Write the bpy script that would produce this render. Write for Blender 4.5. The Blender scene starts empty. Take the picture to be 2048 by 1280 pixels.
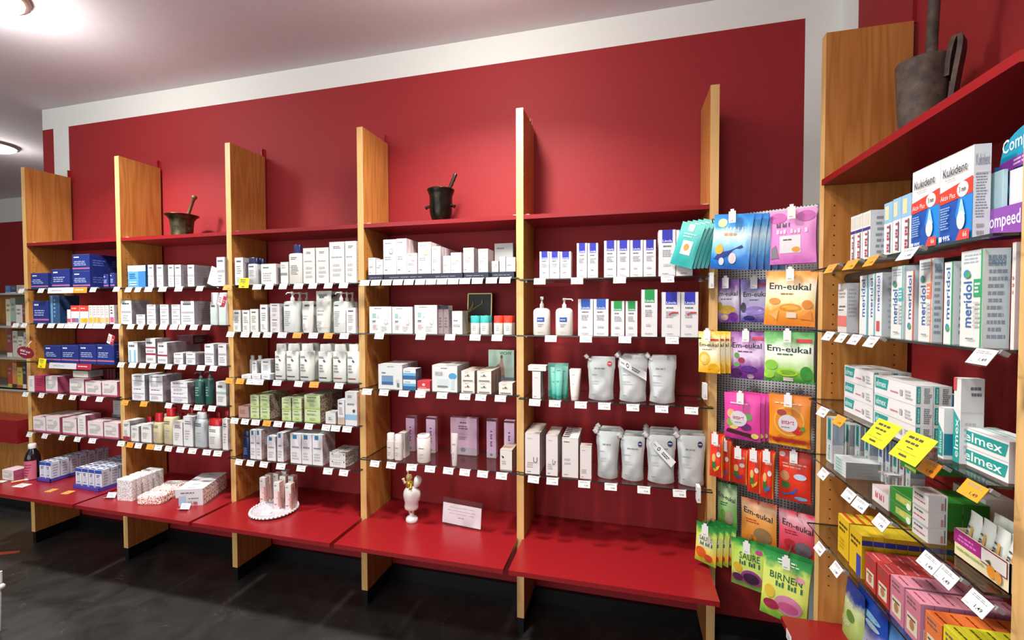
import bpy, math, random
from mathutils import Vector, Matrix
# ---------------------------------------------------------------- camera, world, light, exposure
sc = bpy.context.scene
COL = sc.collection
PI = math.pi
FPX = 882.97
CAM = Vector((0.4737, -2.1658, 1.4768))
_y, _p, _r = math.radians(14.455), math.radians(1.4451), math.radians(-0.1392)
FW = Vector((-math.sin(_y) * math.cos(_p), math.cos(_y) * math.cos(_p), -math.sin(_p)))
RT0 = Vector((math.cos(_y), math.sin(_y), 0))
UP0 = RT0.cross(FW)
RT = RT0 * math.cos(_r) + UP0 * math.sin(_r)
UP = UP0 * math.cos(_r) - RT0 * math.sin(_r)
cam = bpy.data.objects.new('camera', bpy.data.cameras.new('camera'))
COL.objects.link(cam)
cam.matrix_world = Matrix(((RT.x, UP.x, -FW.x, CAM.x), (RT.y, UP.y, -FW.y, CAM.y), (RT.z, UP.z, -FW.z, CAM.z), (0, 0, 0, 1)))
cam.data.sensor_width = 36
cam.data.lens = FPX / 2048 * 36
cam.data.clip_start = 0.02
sc.camera = cam
sc.view_settings.view_transform = 'Standard'
sc.view_settings.look = 'None'
sc.view_settings.exposure = -0.05
sc.view_settings.gamma = 1
sc.view_settings.use_curve_mapping = False
w = bpy.data.worlds.new('world'); sc.world = w; w.use_nodes = True
w.node_tree.nodes['Background'].inputs[0].default_value = (.9, .95, 1, 1)
w.node_tree.nodes['Background'].inputs[1].default_value = .25


def area(name, loc, size, power, col=(1, .97, .92), rot=(0, 0, 0), sy=None, shape='DISK', spread=PI):
    l = bpy.data.lights.new(name, 'AREA'); l.energy = power; l.color = col; l.size = size; l.spread = spread
    l.shape = shape
    if sy:
        l.shape = 'RECTANGLE'; l.size_y = sy
    o = bpy.data.objects.new(name, l); COL.objects.link(o); o.location = loc; o.rotation_euler = rot
    return o


LAMPS = [(-2.2, -.88, 40), (-.13, -.80, 35), (-4.6, .33, 14), (.38, -1.72, 20), (-2.1, -3.4, 16), (-4.3, -2.6, 14), (-.1, -4.2, 14), (-6.6, -1.2, 8)]  # last four lamps are unseen, added to lift the room's ambient light
for lx, ly, lp in LAMPS:
    area('ceiling_lamp_light', (lx, ly, 2.775), .2, lp, spread=math.radians(132))
    l = bpy.data.lights.new('lamp_side_glow', 'POINT'); l.energy = lp * .42; l.shadow_soft_size = .1; l.color = (1, .98, .95)
    o = bpy.data.objects.new('lamp_side_glow', l); COL.objects.link(o); o.location = (lx, ly, 2.67)
# added ambient fill in a daylight tint, unseen behind the camera
area('added_daylight_fill', (-2.2, -5.6, 1.5), 5.0, 125, (.93, .97, 1), (PI / 2 + .2, 0, 0), sy=2.2)


# ---------------------------------------------------------------- pixel -> point on a known plane of the room
def ray(u, v):
    return FW + RT * ((u - 1024) / FPX) - UP * ((v - 640) / FPX)


def aty(u, v, y):
    r = ray(u, v); return CAM + r * ((y - CAM.y) / r.y)


def atx(u, v, x):
    r = ray(u, v); return CAM + r * ((x - CAM.x) / r.x)


def atz(u, v, z):
    r = ray(u, v); return CAM + r * ((z - CAM.z) / r.z)


# ---------------------------------------------------------------- materials
_M = {}


def lin(h):
    h = h.lstrip('#')
    h = h if len(h) == 6 else ''.join(q + q for q in h)
    c = [int(h[i:i + 2], 16) / 255 for i in (0, 2, 4)]
    return tuple(x / 12.92 if x < .04045 else ((x + .055) / 1.055) ** 2.4 for x in c) + (1,)


def M(col, rough=.5, metal=0., coat=0.):
    k = (col, rough, metal, coat)
    if k not in _M:
        m = bpy.data.materials.new('m_' + col.strip('#')); m.use_nodes = True
        b = m.node_tree.nodes['Principled BSDF']
        b.inputs['Base Color'].default_value = tuple(q * .84 for q in lin(col)[:3]) + (1,)
        b.inputs['Roughness'].default_value = rough
        b.inputs['Metallic'].default_value = metal
        if coat:
            b.inputs['Coat Weight'].default_value = coat
            b.inputs['Coat Roughness'].default_value = .2
        _M[k] = m
    return _M[k]


def N(m, t, **kw):
    n = m.node_tree.nodes.new(t)
    for k, v in kw.items():
        setattr(n, k, v)
    return n


def ramp(m, stops):
    r = N(m, 'ShaderNodeValToRGB')
    e = r.color_ramp.elements
    while len(e) < len(stops):
        e.new(.5)
    for i, (p, c) in enumerate(stops):
        e[i].position = p; e[i].color = lin(c)
    return r


def wood(name, c1, c2, c3, rough=.38):
    m = bpy.data.materials.new(name); m.use_nodes = True; L = m.node_tree.links
    b = m.node_tree.nodes['Principled BSDF']; b.inputs['Roughness'].default_value = rough
    g = N(m, 'ShaderNodeNewGeometry'); mp = N(m, 'ShaderNodeMapping'); mp.inputs['Scale'].default_value = (9, 9, .75)
    L.new(g.outputs['Position'], mp.inputs[0])
    n1 = N(m, 'ShaderNodeTexNoise'); n1.inputs['Scale'].default_value = 1.3; n1.inputs['Detail'].default_value = 2
    L.new(mp.outputs[0], n1.inputs['Vector'])
    mul = N(m, 'ShaderNodeMath', operation='MULTIPLY'); mul.inputs[1].default_value = 16
    L.new(n1.outputs[0], mul.inputs[0])
    fr = N(m, 'ShaderNodeMath', operation='PINGPONG'); fr.inputs[1].default_value = 1
    L.new(mul.outputs[0], fr.inputs[0])
    mp2 = N(m, 'ShaderNodeMapping'); mp2.inputs['Scale'].default_value = (160, 160, 5)
    L.new(g.outputs['Position'], mp2.inputs[0])
    n2 = N(m, 'ShaderNodeTexNoise'); n2.inputs['Scale'].default_value = 1; n2.inputs['Detail'].default_value = 3
    L.new(mp2.outputs[0], n2.inputs['Vector'])
    mx = N(m, 'ShaderNodeMath', operation='MULTIPLY_ADD'); mx.inputs[1].default_value = .45
    L.new(fr.outputs[0], mx.inputs[0]); 
    s2 = N(m, 'ShaderNodeMath', operation='MULTIPLY'); s2.inputs[1].default_value = .6
    L.new(n2.outputs[0], s2.inputs[0]); L.new(s2.outputs[0], mx.inputs[2])
    r = ramp(m, [(.1, c1), (.45, c2), (.85, c3)])
    L.new(mx.outputs[0], r.inputs[0]); L.new(r.outputs[0], b.inputs['Base Color'])
    return m


WOOD = wood('oak_veneer', '#99602a', '#b07336', '#be8344')
WEDGE = wood('oak_edge', '#c79a5c', '#cfa467', '#d7ae72', .45)


def noisy(name, c1, c2, scale, rough=.6, bump=0., c3=None, metal=0, detail=6):
    m = bpy.data.materials.new(name); m.use_nodes = True; L = m.node_tree.links
    b = m.node_tree.nodes['Principled BSDF']; b.inputs['Roughness'].default_value = rough; b.inputs['Metallic'].default_value = metal
    g = N(m, 'ShaderNodeNewGeometry'); n = N(m, 'ShaderNodeTexNoise'); n.inputs['Scale'].default_value = scale; n.inputs['Detail'].default_value = detail
    L.new(g.outputs['Position'], n.inputs['Vector'])
    r = ramp(m, [(.35, c1), (.65, c2)] + ([(.8, c3)] if c3 else []))
    L.new(n.outputs[0], r.inputs[0]); L.new(r.outputs[0], b.inputs['Base Color'])
    if bump:
        bp = N(m, 'ShaderNodeBump'); bp.inputs['Strength'].default_value = bump; bp.inputs['Distance'].default_value = .004
        L.new(n.outputs[0], bp.inputs['Height']); L.new(bp.outputs[0], b.inputs['Normal'])
    return m


RED = noisy('red_wall_paint', '#8e1419', '#93161b', 60, .7, .04)
WHITEW = noisy('white_wall_paint', '#dfe0d9', '#e1e2db', 40, .7, .0)
CEIL = noisy('ceiling_paint', '#d4ced1', '#d7d1d4', 30, .8, .03)
REDB = noisy('red_laminate', '#82141a', '#88161b', 300, .3, .02)
FARW = noisy('room_wall_paint', '#c9c6bd', '#d0cdc4', 20, .7)


def floor_mat():
    m = bpy.data.materials.new('dark_linoleum'); m.use_nodes = True; L = m.node_tree.links
    b = m.node_tree.nodes['Principled BSDF']; b.inputs['Roughness'].default_value = .42
    g = N(m, 'ShaderNodeNewGeometry')
    n = N(m, 'ShaderNodeTexNoise'); n.inputs['Scale'].default_value = 5; n.inputs['Detail'].default_value = 8; n.inputs['Distortion'].default_value = 1.5
    L.new(g.outputs['Position'], n.inputs['Vector'])
    r = ramp(m, [(.3, '#1b1b1a'), (.6, '#2a2a28'), (.8, '#35342f')])
    L.new(n.outputs[0], r.inputs[0])
    n2 = N(m, 'ShaderNodeTexNoise'); n2.inputs['Scale'].default_value = 3.5; n2.inputs['Detail'].default_value = 4; n2.inputs['Distortion'].default_value = 2
    L.new(g.outputs['Position'], n2.inputs['Vector'])
    s = N(m, 'ShaderNodeMath', operation='SUBTRACT'); s.inputs[1].default_value = .62
    L.new(n2.outputs[0], s.inputs[0])
    a = N(m, 'ShaderNodeMath', operation='ABSOLUTE'); L.new(s.outputs[0], a.inputs[0])
    r2 = ramp(m, [(0, '#ffffff'), (.004, '#000000')]); L.new(a.outputs[0], r2.inputs[0])
    mx = N(m, 'ShaderNodeMixRGB'); mx.inputs[2].default_value = lin('#5a5851')
    f = N(m, 'ShaderNodeMath', operation='MULTIPLY'); f.inputs[1].default_value = .7
    L.new(r2.outputs[0], f.inputs[0]); L.new(f.outputs[0], mx.inputs[0]); L.new(r.outputs[0], mx.inputs[1])
    L.new(mx.outputs[0], b.inputs['Base Color'])
    return m


FLOOR = floor_mat()
BLACK = M('#0e0f12', .35)


def glassy(name, tint, gl=.12):
    m = bpy.data.materials.new(name); m.use_nodes = True; nt = m.node_tree; L = nt.links
    nt.nodes.remove(nt.nodes['Principled BSDF'])
    t = N(m, 'ShaderNodeBsdfTransparent'); t.inputs[0].default_value = lin(tint)
    gs = N(m, 'ShaderNodeBsdfGlossy'); gs.inputs['Roughness'].default_value = .03
    lw = N(m, 'ShaderNodeLayerWeight'); lw.inputs[0].default_value = .5
    pw = N(m, 'ShaderNodeMath', operation='POWER'); pw.inputs[1].default_value = 5; L.new(lw.outputs['Facing'], pw.inputs[0])
    ml = N(m, 'ShaderNodeMath', operation='MULTIPLY_ADD'); ml.inputs[1].default_value = .7; ml.inputs[2].default_value = .04; L.new(pw.outputs[0], ml.inputs[0])
    mx = N(m, 'ShaderNodeMixShader'); L.new(ml.outputs[0], mx.inputs[0]); L.new(t.outputs[0], mx.inputs[1]); L.new(gs.outputs[0], mx.inputs[2])
    L.new(mx.outputs[0], nt.nodes['Material Output'].inputs[0])
    return m


GLASS = glassy('shelf_glass', '#f7fbf9')
CLEAR = glassy('clear_plastic', '#f6f6f8')
GEDGE = M('#1d2a26', .15)


def emis(name, col, s):
    m = bpy.data.materials.new(name); m.use_nodes = True
    b = m.node_tree.nodes['Principled BSDF']; b.inputs['Emission Color'].default_value = lin(col); b.inputs['Emission Strength'].default_value = s
    return m


def gradmat(stops, rough=.35, noise=.12):
    """printed film whose ink runs from one colour at the foot of the pack to another at its top"""
    k = ('grad', tuple(stops), rough)
    if k in _M:
        return _M[k]
    m = bpy.data.materials.new('printed_film'); m.use_nodes = True; L = m.node_tree.links
    b = m.node_tree.nodes['Principled BSDF']; b.inputs['Roughness'].default_value = rough
    tc = N(m, 'ShaderNodeTexCoord'); sp = N(m, 'ShaderNodeSeparateXYZ'); L.new(tc.outputs['Generated'], sp.inputs[0])
    n = N(m, 'ShaderNodeTexNoise'); n.inputs['Scale'].default_value = 5; L.new(tc.outputs['Generated'], n.inputs['Vector'])
    ma = N(m, 'ShaderNodeMath', operation='MULTIPLY_ADD'); ma.inputs[1].default_value = noise * 2; L.new(n.outputs[0], ma.inputs[0])
    sb = N(m, 'ShaderNodeMath', operation='SUBTRACT'); sb.inputs[1].default_value = noise; L.new(sp.outputs['Z'], sb.inputs[0]); L.new(sb.outputs[0], ma.inputs[2])
    r = ramp(m, stops); L.new(ma.outputs[0], r.inputs[0]); L.new(r.outputs[0], b.inputs['Base Color'])
    _M[k] = m
    return m


def patmat(name, c1, c2, scale):
    k = ('pat', name)
    if k in _M:
        return _M[k]
    m = bpy.data.materials.new(name); m.use_nodes = True; L = m.node_tree.links
    b = m.node_tree.nodes['Principled BSDF']; b.inputs['Roughness'].default_value = .5
    tc = N(m, 'ShaderNodeTexCoord'); v = N(m, 'ShaderNodeTexVoronoi'); v.inputs['Scale'].default_value = scale; L.new(tc.outputs['Object'], v.inputs['Vector'])
    r = ramp(m, [(.36, c1), (.46, c2)]); L.new(v.outputs['Distance'], r.inputs[0]); L.new(r.outputs[0], b.inputs['Base Color'])
    _M[k] = m
    return m


# ---------------------------------------------------------------- lettering as meshes
_T = {}


def glyphs(s):
    if s in _T:
        return _T[s]
    c = bpy.data.curves.new('lettering', 'FONT'); c.body = s; c.resolution_u = 2; c.offset = .012
    o = bpy.data.objects.new('lettering', c)
    COL.objects.link(o); bpy.context.view_layer.update()
    me = bpy.data.meshes.new_from_object(o.evaluated_get(bpy.context.evaluated_depsgraph_get()))
    vs = [tuple(v.co) for v in me.vertices]; fs = [tuple(p.vertices) for p in me.polygons]
    bpy.data.objects.remove(o); bpy.data.curves.remove(c); bpy.data.meshes.remove(me)
    xs = [v[0] for v in vs]; ys = [v[1] for v in vs]
    x0, x1, y0, y1 = min(xs), max(xs), min(ys), max(ys)
    _T[s] = ([((v[0] - x0) / (x1 - x0), (v[1] - y0) / (y1 - y0)) for v in vs], fs)
    return _T[s]


# ---------------------------------------------------------------- mesh builder
class G:
    def __init__(s):
        s.v = []; s.f = []; s.m = []; s.mats = []; s.sm = []

    def mi(s, mat):
        if isinstance(mat, str):
            mat = M(mat)
        if mat not in s.mats:
            s.mats.append(mat)
        return s.mats.index(mat)

    def add(s, vs, fs, mat, smooth=False):
        b = len(s.v); s.v += [tuple(v) for v in vs]; i = s.mi(mat)
        for f in fs:
            s.f.append(tuple(b + k for k in f)); s.m.append(i); s.sm.append(smooth)
        return s

    def box(s, x0, y0, z0, x1, y1, z1, mat, ms=None):
        vs = [(x0, y0, z0), (x1, y0, z0), (x1, y1, z0), (x0, y1, z0), (x0, y0, z1), (x1, y0, z1), (x1, y1, z1), (x0, y1, z1)]
        fs = dict(F=(0, 1, 5, 4), R=(1, 2, 6, 5), B=(2, 3, 7, 6), L=(3, 0, 4, 7), T=(4, 5, 6, 7), D=(3, 2, 1, 0))
        for k, f in fs.items():
            s.add([vs[i] for i in f], [(0, 1, 2, 3)], (ms or {}).get(k, mat))
        return s

    def prism(s, pts, z0, z1, mat, top=None, side=None):
        n = len(pts)
        s.add([(x, y, z1) for x, y in pts], [tuple(range(n))], top or mat)
        s.add([(x, y, z0) for x, y in pts], [tuple(reversed(range(n)))], top or mat)
        for i in range(n):
            a, b = pts[i], pts[(i + 1) % n]
            s.add([(a[0], a[1], z0), (b[0], b[1], z0), (b[0], b[1], z1), (a[0], a[1], z1)], [(0, 1, 2, 3)], side or mat)
        return s

    def loft(s, secs, mat, n=20, pw=2.0, smooth=True, capb=True, capt=True):
        """secs: (z, rx, ry[, cx, cy]) superellipse sections"""
        vs = []
        for q in secs:
            z, rx, ry = q[:3]; cx, cy = (q[3], q[4]) if len(q) > 3 else (0, 0)
            for i in range(n):
                a = 2 * PI * i / n; c, d = math.cos(a), math.sin(a)
                vs.append((cx + rx * math.copysign(abs(c) ** (2 / pw), c), cy + ry * math.copysign(abs(d) ** (2 / pw), d), z))
        fs = []
        for k in range(len(secs) - 1):
            for i in range(n):
                j = (i + 1) % n
                fs.append((k * n + i, k * n + j, (k + 1) * n + j, (k + 1) * n + i))
        s.add(vs, fs, mat, smooth)
        if capb:
            s.add(vs[:n], [tuple(reversed(range(n)))], mat)
        if capt:
            s.add(vs[-n:], [tuple(range(n))], mat)
        return s

    def lathe(s, prof, mat, n=24, c=(0, 0, 0)):
        return s.loft([(z + c[2], r, r, c[0], c[1]) for r, z in prof], mat, n)

    def tube(s, pts, r, mat, n=8):
        vs = []; P = [Vector(p) for p in pts]
        rr = r if isinstance(r, (list, tuple)) else [r] * len(P)
        for i, p in enumerate(P):
            d = (P[min(i + 1, len(P) - 1)] - P[max(i - 1, 0)]).normalized()
            a = d.cross(Vector((0, 0, 1)));
            if a.length < 1e-3:
                a = Vector((1, 0, 0))
            a.normalize(); b = d.cross(a)
            for k in range(n):
                t = 2 * PI * k / n
                vs.append(tuple(p + (a * math.cos(t) + b * math.sin(t)) * rr[i]))
        fs = [(k * n + i, (k + 1) * n + i, (k + 1) * n + (i + 1) % n, k * n + (i + 1) % n) for k in range(len(P) - 1) for i in range(n)]
        s.add(vs, fs, mat, True)
        s.add(vs[:n], [tuple(range(n))], mat); s.add(vs[-n:], [tuple(reversed(range(n)))], mat)
        return s

    def art(s, fr, els, seed=0):
        """print on a face. fr(a,b,k) -> point for a,b in 0..1 and layer k"""
        for k, e in enumerate(els):
            t = e[0]
            if t == 'r':
                _, x0, z0, x1, z1, c = e; s.grid(fr, x0, z0, x1, z1, c, k)
            elif t == 'l':
                _, x0, z0, x1, z1, n, c = e
                rng = random.Random(seed * 31 + k + int(x0 * 50) + int(z1 * 100))
                hh = (z1 - z0) / n
                for i in range(n):
                    zb = z1 - hh * (i + 1) + hh * .25; x = x0 + rng.uniform(0, .08) * (x1 - x0)
                    xe = x1 - rng.uniform(0, .35) * (x1 - x0)
                    while x < xe:
                        wv = rng.uniform(.12, .3) * (x1 - x0); xx = min(x + wv, xe)
                        s.quad(fr, x, zb, xx, zb + hh * .5, c, k); x = xx + .04 * (x1 - x0)
            elif t == 'e':
                _, cx, cz, rx, rz, c = e; n = 20
                pts = [(cx, cz)] + [(cx + rx * math.cos(2 * PI * i / n), cz + rz * math.sin(2 * PI * i / n)) for i in range(n)]
                s.add([fr(a, b, k) for a, b in pts], [(0, 1 + i, 1 + (i + 1) % n) for i in range(n)], c)
            elif t == 'p':
                _, pts, c = e; s.add([fr(a, b, k) for a, b in pts], [tuple(range(len(pts)))], c)
            elif t == 't':
                _, st, x0, z0, x1, z1, c = e[:7]; rot = e[7] if len(e) > 7 else 0
                if st == '~':       # print too small to read: broken strokes
                    n = 9
                    for i in range(n):
                        if i % 4 == 3:
                            continue
                        if rot:
                            s.quad(fr, x0, z0 + (z1 - z0) * i / n, x1 - (x1 - x0) * (.3 if i % 2 else 0), z0 + (z1 - z0) * (i + .7) / n, c, k)
                        else:
                            s.quad(fr, x0 + (x1 - x0) * i / n, z0, x0 + (x1 - x0) * (i + .7) / n, z1 - (z1 - z0) * (.3 if i % 2 else 0), c, k)
                    continue
                vs, fs = glyphs(st); out = []
                for a, b in vs:
                    if rot == 90:      # reads upwards
                        a, b = 1 - b, a
                    elif rot == 270:
                        a, b = b, 1 - a
                    sh = e[8] if len(e) > 8 else 0
                    out.append(fr(x0 + a * (x1 - x0), z0 + b * (z1 - z0) + sh * a, k))
                s.add(out, fs, c)
        return s

    def quad(s, fr, x0, z0, x1, z1, c, k):
        s.add([fr(x0, z0, k), fr(x1, z0, k), fr(x1, z1, k), fr(x0, z1, k)], [(0, 1, 2, 3)], c)

    def grid(s, fr, x0, z0, x1, z1, c, k, n=None):
        n = n or getattr(s, 'gn', 1)
        for i in range(n):
            for j in range(n):
                s.quad(fr, x0 + (x1 - x0) * i / n, z0 + (z1 - z0) * j / n, x0 + (x1 - x0) * (i + 1) / n, z0 + (z1 - z0) * (j + 1) / n, c, k)

    def mesh(s, name):
        me = bpy.data.meshes.new(name); me.from_pydata(s.v, [], s.f)
        for m in s.mats:
            me.materials.append(m)
        me.polygons.foreach_set('material_index', s.m); me.polygons.foreach_set('use_smooth', s.sm)
        me.update()
        return me


EPS = .00035


def frames(w, d, h):
    return dict(
        F=lambda a, b, k: (-w / 2 + a * w, -d / 2 - EPS * (k + 1), b * h),
        R=lambda a, b, k: (w / 2 + EPS * (k + 1), -d / 2 + a * d, b * h),
        L=lambda a, b, k: (-w / 2 - EPS * (k + 1), d / 2 - a * d, b * h),
        T=lambda a, b, k: (-w / 2 + a * w, -d / 2 + b * d, h + EPS * (k + 1)))


# ---------------------------------------------------------------- registering things
ORD = 'first second third fourth fifth sixth seventh eighth ninth tenth eleventh twelfth thirteenth fourteenth fifteenth sixteenth seventeenth eighteenth nineteenth twentieth'.split()
REG = []
KIND = {0: 'small_carton', 1: 'medicine_carton', 2: 'cosmetic_carton', 3: 'cosmetic_carton', 4: 'skin_care_carton', 5: 'cream_carton', 6: 'pharmacy_box'}


def link(name, me, parent=None, loc=(0, 0, 0), rz=0, rot=None):
    o = bpy.data.objects.new(name, me); COL.objects.link(o)
    o.location = loc; o.rotation_euler = rot or (0, 0, rz)
    if parent:
        o.parent = parent
    return o


def tag(o, label, cat, group=None):
    o['label'] = label; o['category'] = cat
    if group:
        o['group'] = group
    return o


def struct(name, me):
    o = link(name, me); o['kind'] = 'structure'; return o


def reg(o, desc, cat, sh, key, row=0, lvl=None, group=None, end=''):
    """labels are written once the whole shelf is known"""
    o['category'] = cat
    REG.append(dict(o=o, desc=desc, sh=sh, key=key, row=row, lvl=lvl, cat=cat, group=group, end=end)); return o


def copy_thing(o, kids, loc, rz=None):
    c = o.copy(); COL.objects.link(c); c.location = loc
    if rz is not None:
        c.rotation_euler = (0, 0, rz)
    for ch in kids:
        d = ch.copy(); COL.objects.link(d); d.parent = c
    return c


BAYN = {1: 'leftmost bay', 2: 'flared mortar bay', 3: 'lace tray bay', 4: 'black mortar bay', 5: 'refill pouch bay', 6: 'right wall bay', 0: 'far unit'}
SHN = {'A': 'top glass shelf', 'B': 'second shelf', 'C': 'third shelf', 'D': 'fourth shelf', 'E': 'fifth shelf', 'Z': 'red base'}


def finish_labels():
    gr = {}
    for r in REG:
        gr.setdefault((r['desc'], r['sh'], r['row'], r['lvl'], r['end']), []).append(r)
    nrow = {}
    for r in REG:
        nrow.setdefault((r['desc'], r['sh']), set()).add((r['row'], r['lvl']))
    for k, rs in gr.items():
        rs.sort(key=lambda r: r['key'])
        for i, r in enumerate(rs):
            bay, s = r['sh']
            P = [r['desc']]
            if len(rs) > 1:
                P.append(ORD[i] + ' from left')
            many = len(nrow[(r['desc'], r['sh'])]) > 1
            if r['lvl'] and many:
                P.append(r['lvl'])
            if r['row'] and many:
                P.append(ORD[r['row']] + ' row')
            P.append(r['end'] or (SHN[s] + ', ' + BAYN[bay]))
            r['o']['label'] = ', '.join(P)
            r['o']['group'] = r['group'] or (r['desc'] + 's on the ' + SHN[s] + ' of the ' + BAYN[bay])[:118]


# ---------------------------------------------------------------- unit dimensions
X = [-3.1694, -2.388, -1.5969, -.80, 0.0, .7969]     # left faces of the six dividing panels
T = .0327; D = .249; G0 = .0137; H = 2.363; WB = .0734; ZB = .4378; DB = .4947; ZT = 1.893
XR = 1.345                                            # right wall
Y7 = -.5143; Y8 = -1.2935; X7 = 1.09
ZS = {(1, 'A'): 1.606, (1, 'B'): 1.395, (1, 'C'): 1.158, (1, 'D'): .970, (1, 'E'): .722,
      (2, 'A'): 1.602, (2, 'B'): 1.394, (2, 'C'): 1.176, (2, 'D'): .960, (2, 'E'): .720,
      (3, 'A'): 1.605, (3, 'B'): 1.359, (3, 'C'): 1.114, (3, 'D'): .903, (3, 'E'): .686,
      (4, 'A'): 1.615, (4, 'B'): 1.361, (4, 'C'): 1.092, (4, 'D'): .746,
      (5, 'A'): 1.607, (5, 'B'): 1.361, (5, 'C'): 1.0815, (5, 'D'): .744,
      (6, 'A'): 1.600, (6, 'B'): 1.407, (6, 'C'): 1.180, (6, 'D'): .998, (6, 'E'): .766}
for b in range(1, 7):
    ZS[(b, 'Z')] = ZB

# ---------------------------------------------------------------- the room
RX0, RY0, ZC, ZR = -8.6, -5.7, 2.8494, 2.7117
g = G(); g.box(RX0, RY0, -.05, XR + .1, 2.2, 0, FLOOR); struct('floor', g.mesh('floor'))
g = G(); g.box(RX0, RY0, ZC, XR + .1, 2.2, ZC + .05, CEIL); struct('ceiling', g.mesh('ceiling'))
g = G()
xs = [-3.4144, -3.345, -3.268, 1.2102, XR + .1]
pal = [(RED, WHITEW), (WHITEW, WHITEW), (RED, WHITEW), (WHITEW, WHITEW)]
xs[1] = aty(107, 270, 0).x; xs[2] = -3.1666
for i in range(4):
    a, b2 = xs[i], xs[i + 1]
    g.box(a, 0, .075, b2, .12, ZR, pal[i][0]); g.box(a, 0, ZR, b2, .12, ZC, pal[i][1])
g.box(xs[0], 0, 0, xs[-1], .12, .075, BLACK)
struct('wall_back', g.mesh('wall_back'))
g = G(); g.box(-3.41, -.02, 0, XR, 0, .0734, BLACK); struct('baseboard_back', g.mesh('baseboard_back'))
g = G()
g.box(XR, -.139, 0, XR + .1, 0, ZC, WHITEW); g.box(XR, RY0, 0, XR + .1, -.139, ZC, RED)
struct('wall_right', g.mesh('wall_right'))
g = G(); g.box(XR - .02, RY0, 0, XR, Y7, .0734, BLACK); struct('baseboard_right', g.mesh('baseboard_right'))
g = G(); g.box(RX0, 1.58, 0, -3.4144, 1.7, 2.56, RED); g.box(RX0, 1.58, 2.56, -3.4144, 1.7, ZC, WHITEW); struct('wall_far', g.mesh('wall_far'))
g = G(); g.box(-3.4344, .12, 0, -3.4144, 1.58, ZC, WHITEW); struct('wall_return', g.mesh('wall_return'))
g = G(); g.box(RX0 - .1, RY0, 0, RX0, 1.7, ZC, FARW); struct('wall_left', g.mesh('wall_left'))
g = G()
g.box(RX0, RY0 - .1, 0, -4.8, RY0, ZC, FARW); g.box(.4, RY0 - .1, 0, XR + .1, RY0, ZC, FARW)
g.box(-4.8, RY0 - .1, 0, .4, RY0, .35, FARW); g.box(-4.8, RY0 - .1, 2.65, .4, RY0, ZC, FARW)
struct('wall_front', g.mesh('wall_front'))
g = G(); g.box(-4.8, RY0 - .05, .35, .4, RY0 - .04, 2.65, CLEAR); 
for xx in (-4.8, -3.1, -1.4, .36):
    g.box(xx, RY0 - .08, .35, xx + .05, RY0 - .0, 2.65, M('#8a8d90', .3, .8))
struct('added_window_1', g.mesh('added_window_1'))  # unseen window, put in to go with the added daylight fill
# strip of orange tape on the floor at the far left
a, b2, c2, d2 = atz(0, 1111, .001), atz(0, 1117, .001), atz(38, 1105, .001), atz(41, 1101, .001)
g = G(); g.prism([(b2.x - .2, b2.y - .05), (c2.x, c2.y), (d2.x, d2.y), (a.x - .2, a.y - .04)], 0, .0015, M('#c7482a', .5))
tag(link('floor_tape', g.mesh('floor_tape')), 'short strip of orange tape stuck on the dark floor', 'tape')

# ceiling lamps
lm = None
for i, (lx, ly, lp) in enumerate(LAMPS):
    if lm is None:
        g = G(); g.lathe([(.14, -.022), (.155, -.018), (.155, 0)], M('#8a7064', .3)); lme = g.mesh('lamp_ring')
        g2 = G(); g2.lathe([(.001, -.062), (.05, -.06), (.1, -.05), (.135, -.03), (.14, -.01)], emis('lamp_diffuser', '#fffdf8', 9)); lde = g2.mesh('lamp_diffuser')
        lm = True
    root = bpy.data.objects.new('ceiling_lamp', None); COL.objects.link(root); root.location = (lx, ly, ZC)
    names = ['above the flared mortar bay', 'above the pouch bay panel', 'left beyond the back wall end', 'above the floor before the right wall bay', 'behind the camera on the left', 'far left behind the camera', 'behind the camera on the right', 'at the far left end']
    tag(root, 'round white ceiling lamp ' + names[i], 'ceiling lamp', 'round ceiling lamps')
    link('lamp_ring', lme, root); link('diffuser', lde, root)

# ---------------------------------------------------------------- wooden dividing panels
PN = ['leftmost tall oak panel beside the blue boxes', 'second oak panel from the left end of the shelving', 'oak panel between the flared mortar bay and lace tray bay',
      'oak panel between the lace tray bay and black mortar bay', 'oak panel between the black mortar and the refill pouches', 'oak panel between the refill pouches and the hanging sweets bags']


def panel_mesh(y0, y1, holes=True):
    g = G(); g.box(0, y0, WB, T, y1, H, WOOD, dict(F=WEDGE, T=WEDGE))
    for yy in (y0 + .03, y1 - .035):
        z = .56
        while z < 1.84:
            for xx, n in ((T + .0003, 1), (-.0003, -1)):
                q = .0022
                g.add([(xx, yy - q, z - q), (xx, yy + q, z - q), (xx, yy + q, z + q), (xx, yy - q, z + q)], [(0, 1, 2, 3) if n > 0 else (3, 2, 1, 0)], '#2a1606')
            z += .032
    return g.mesh('side_panel')


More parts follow.
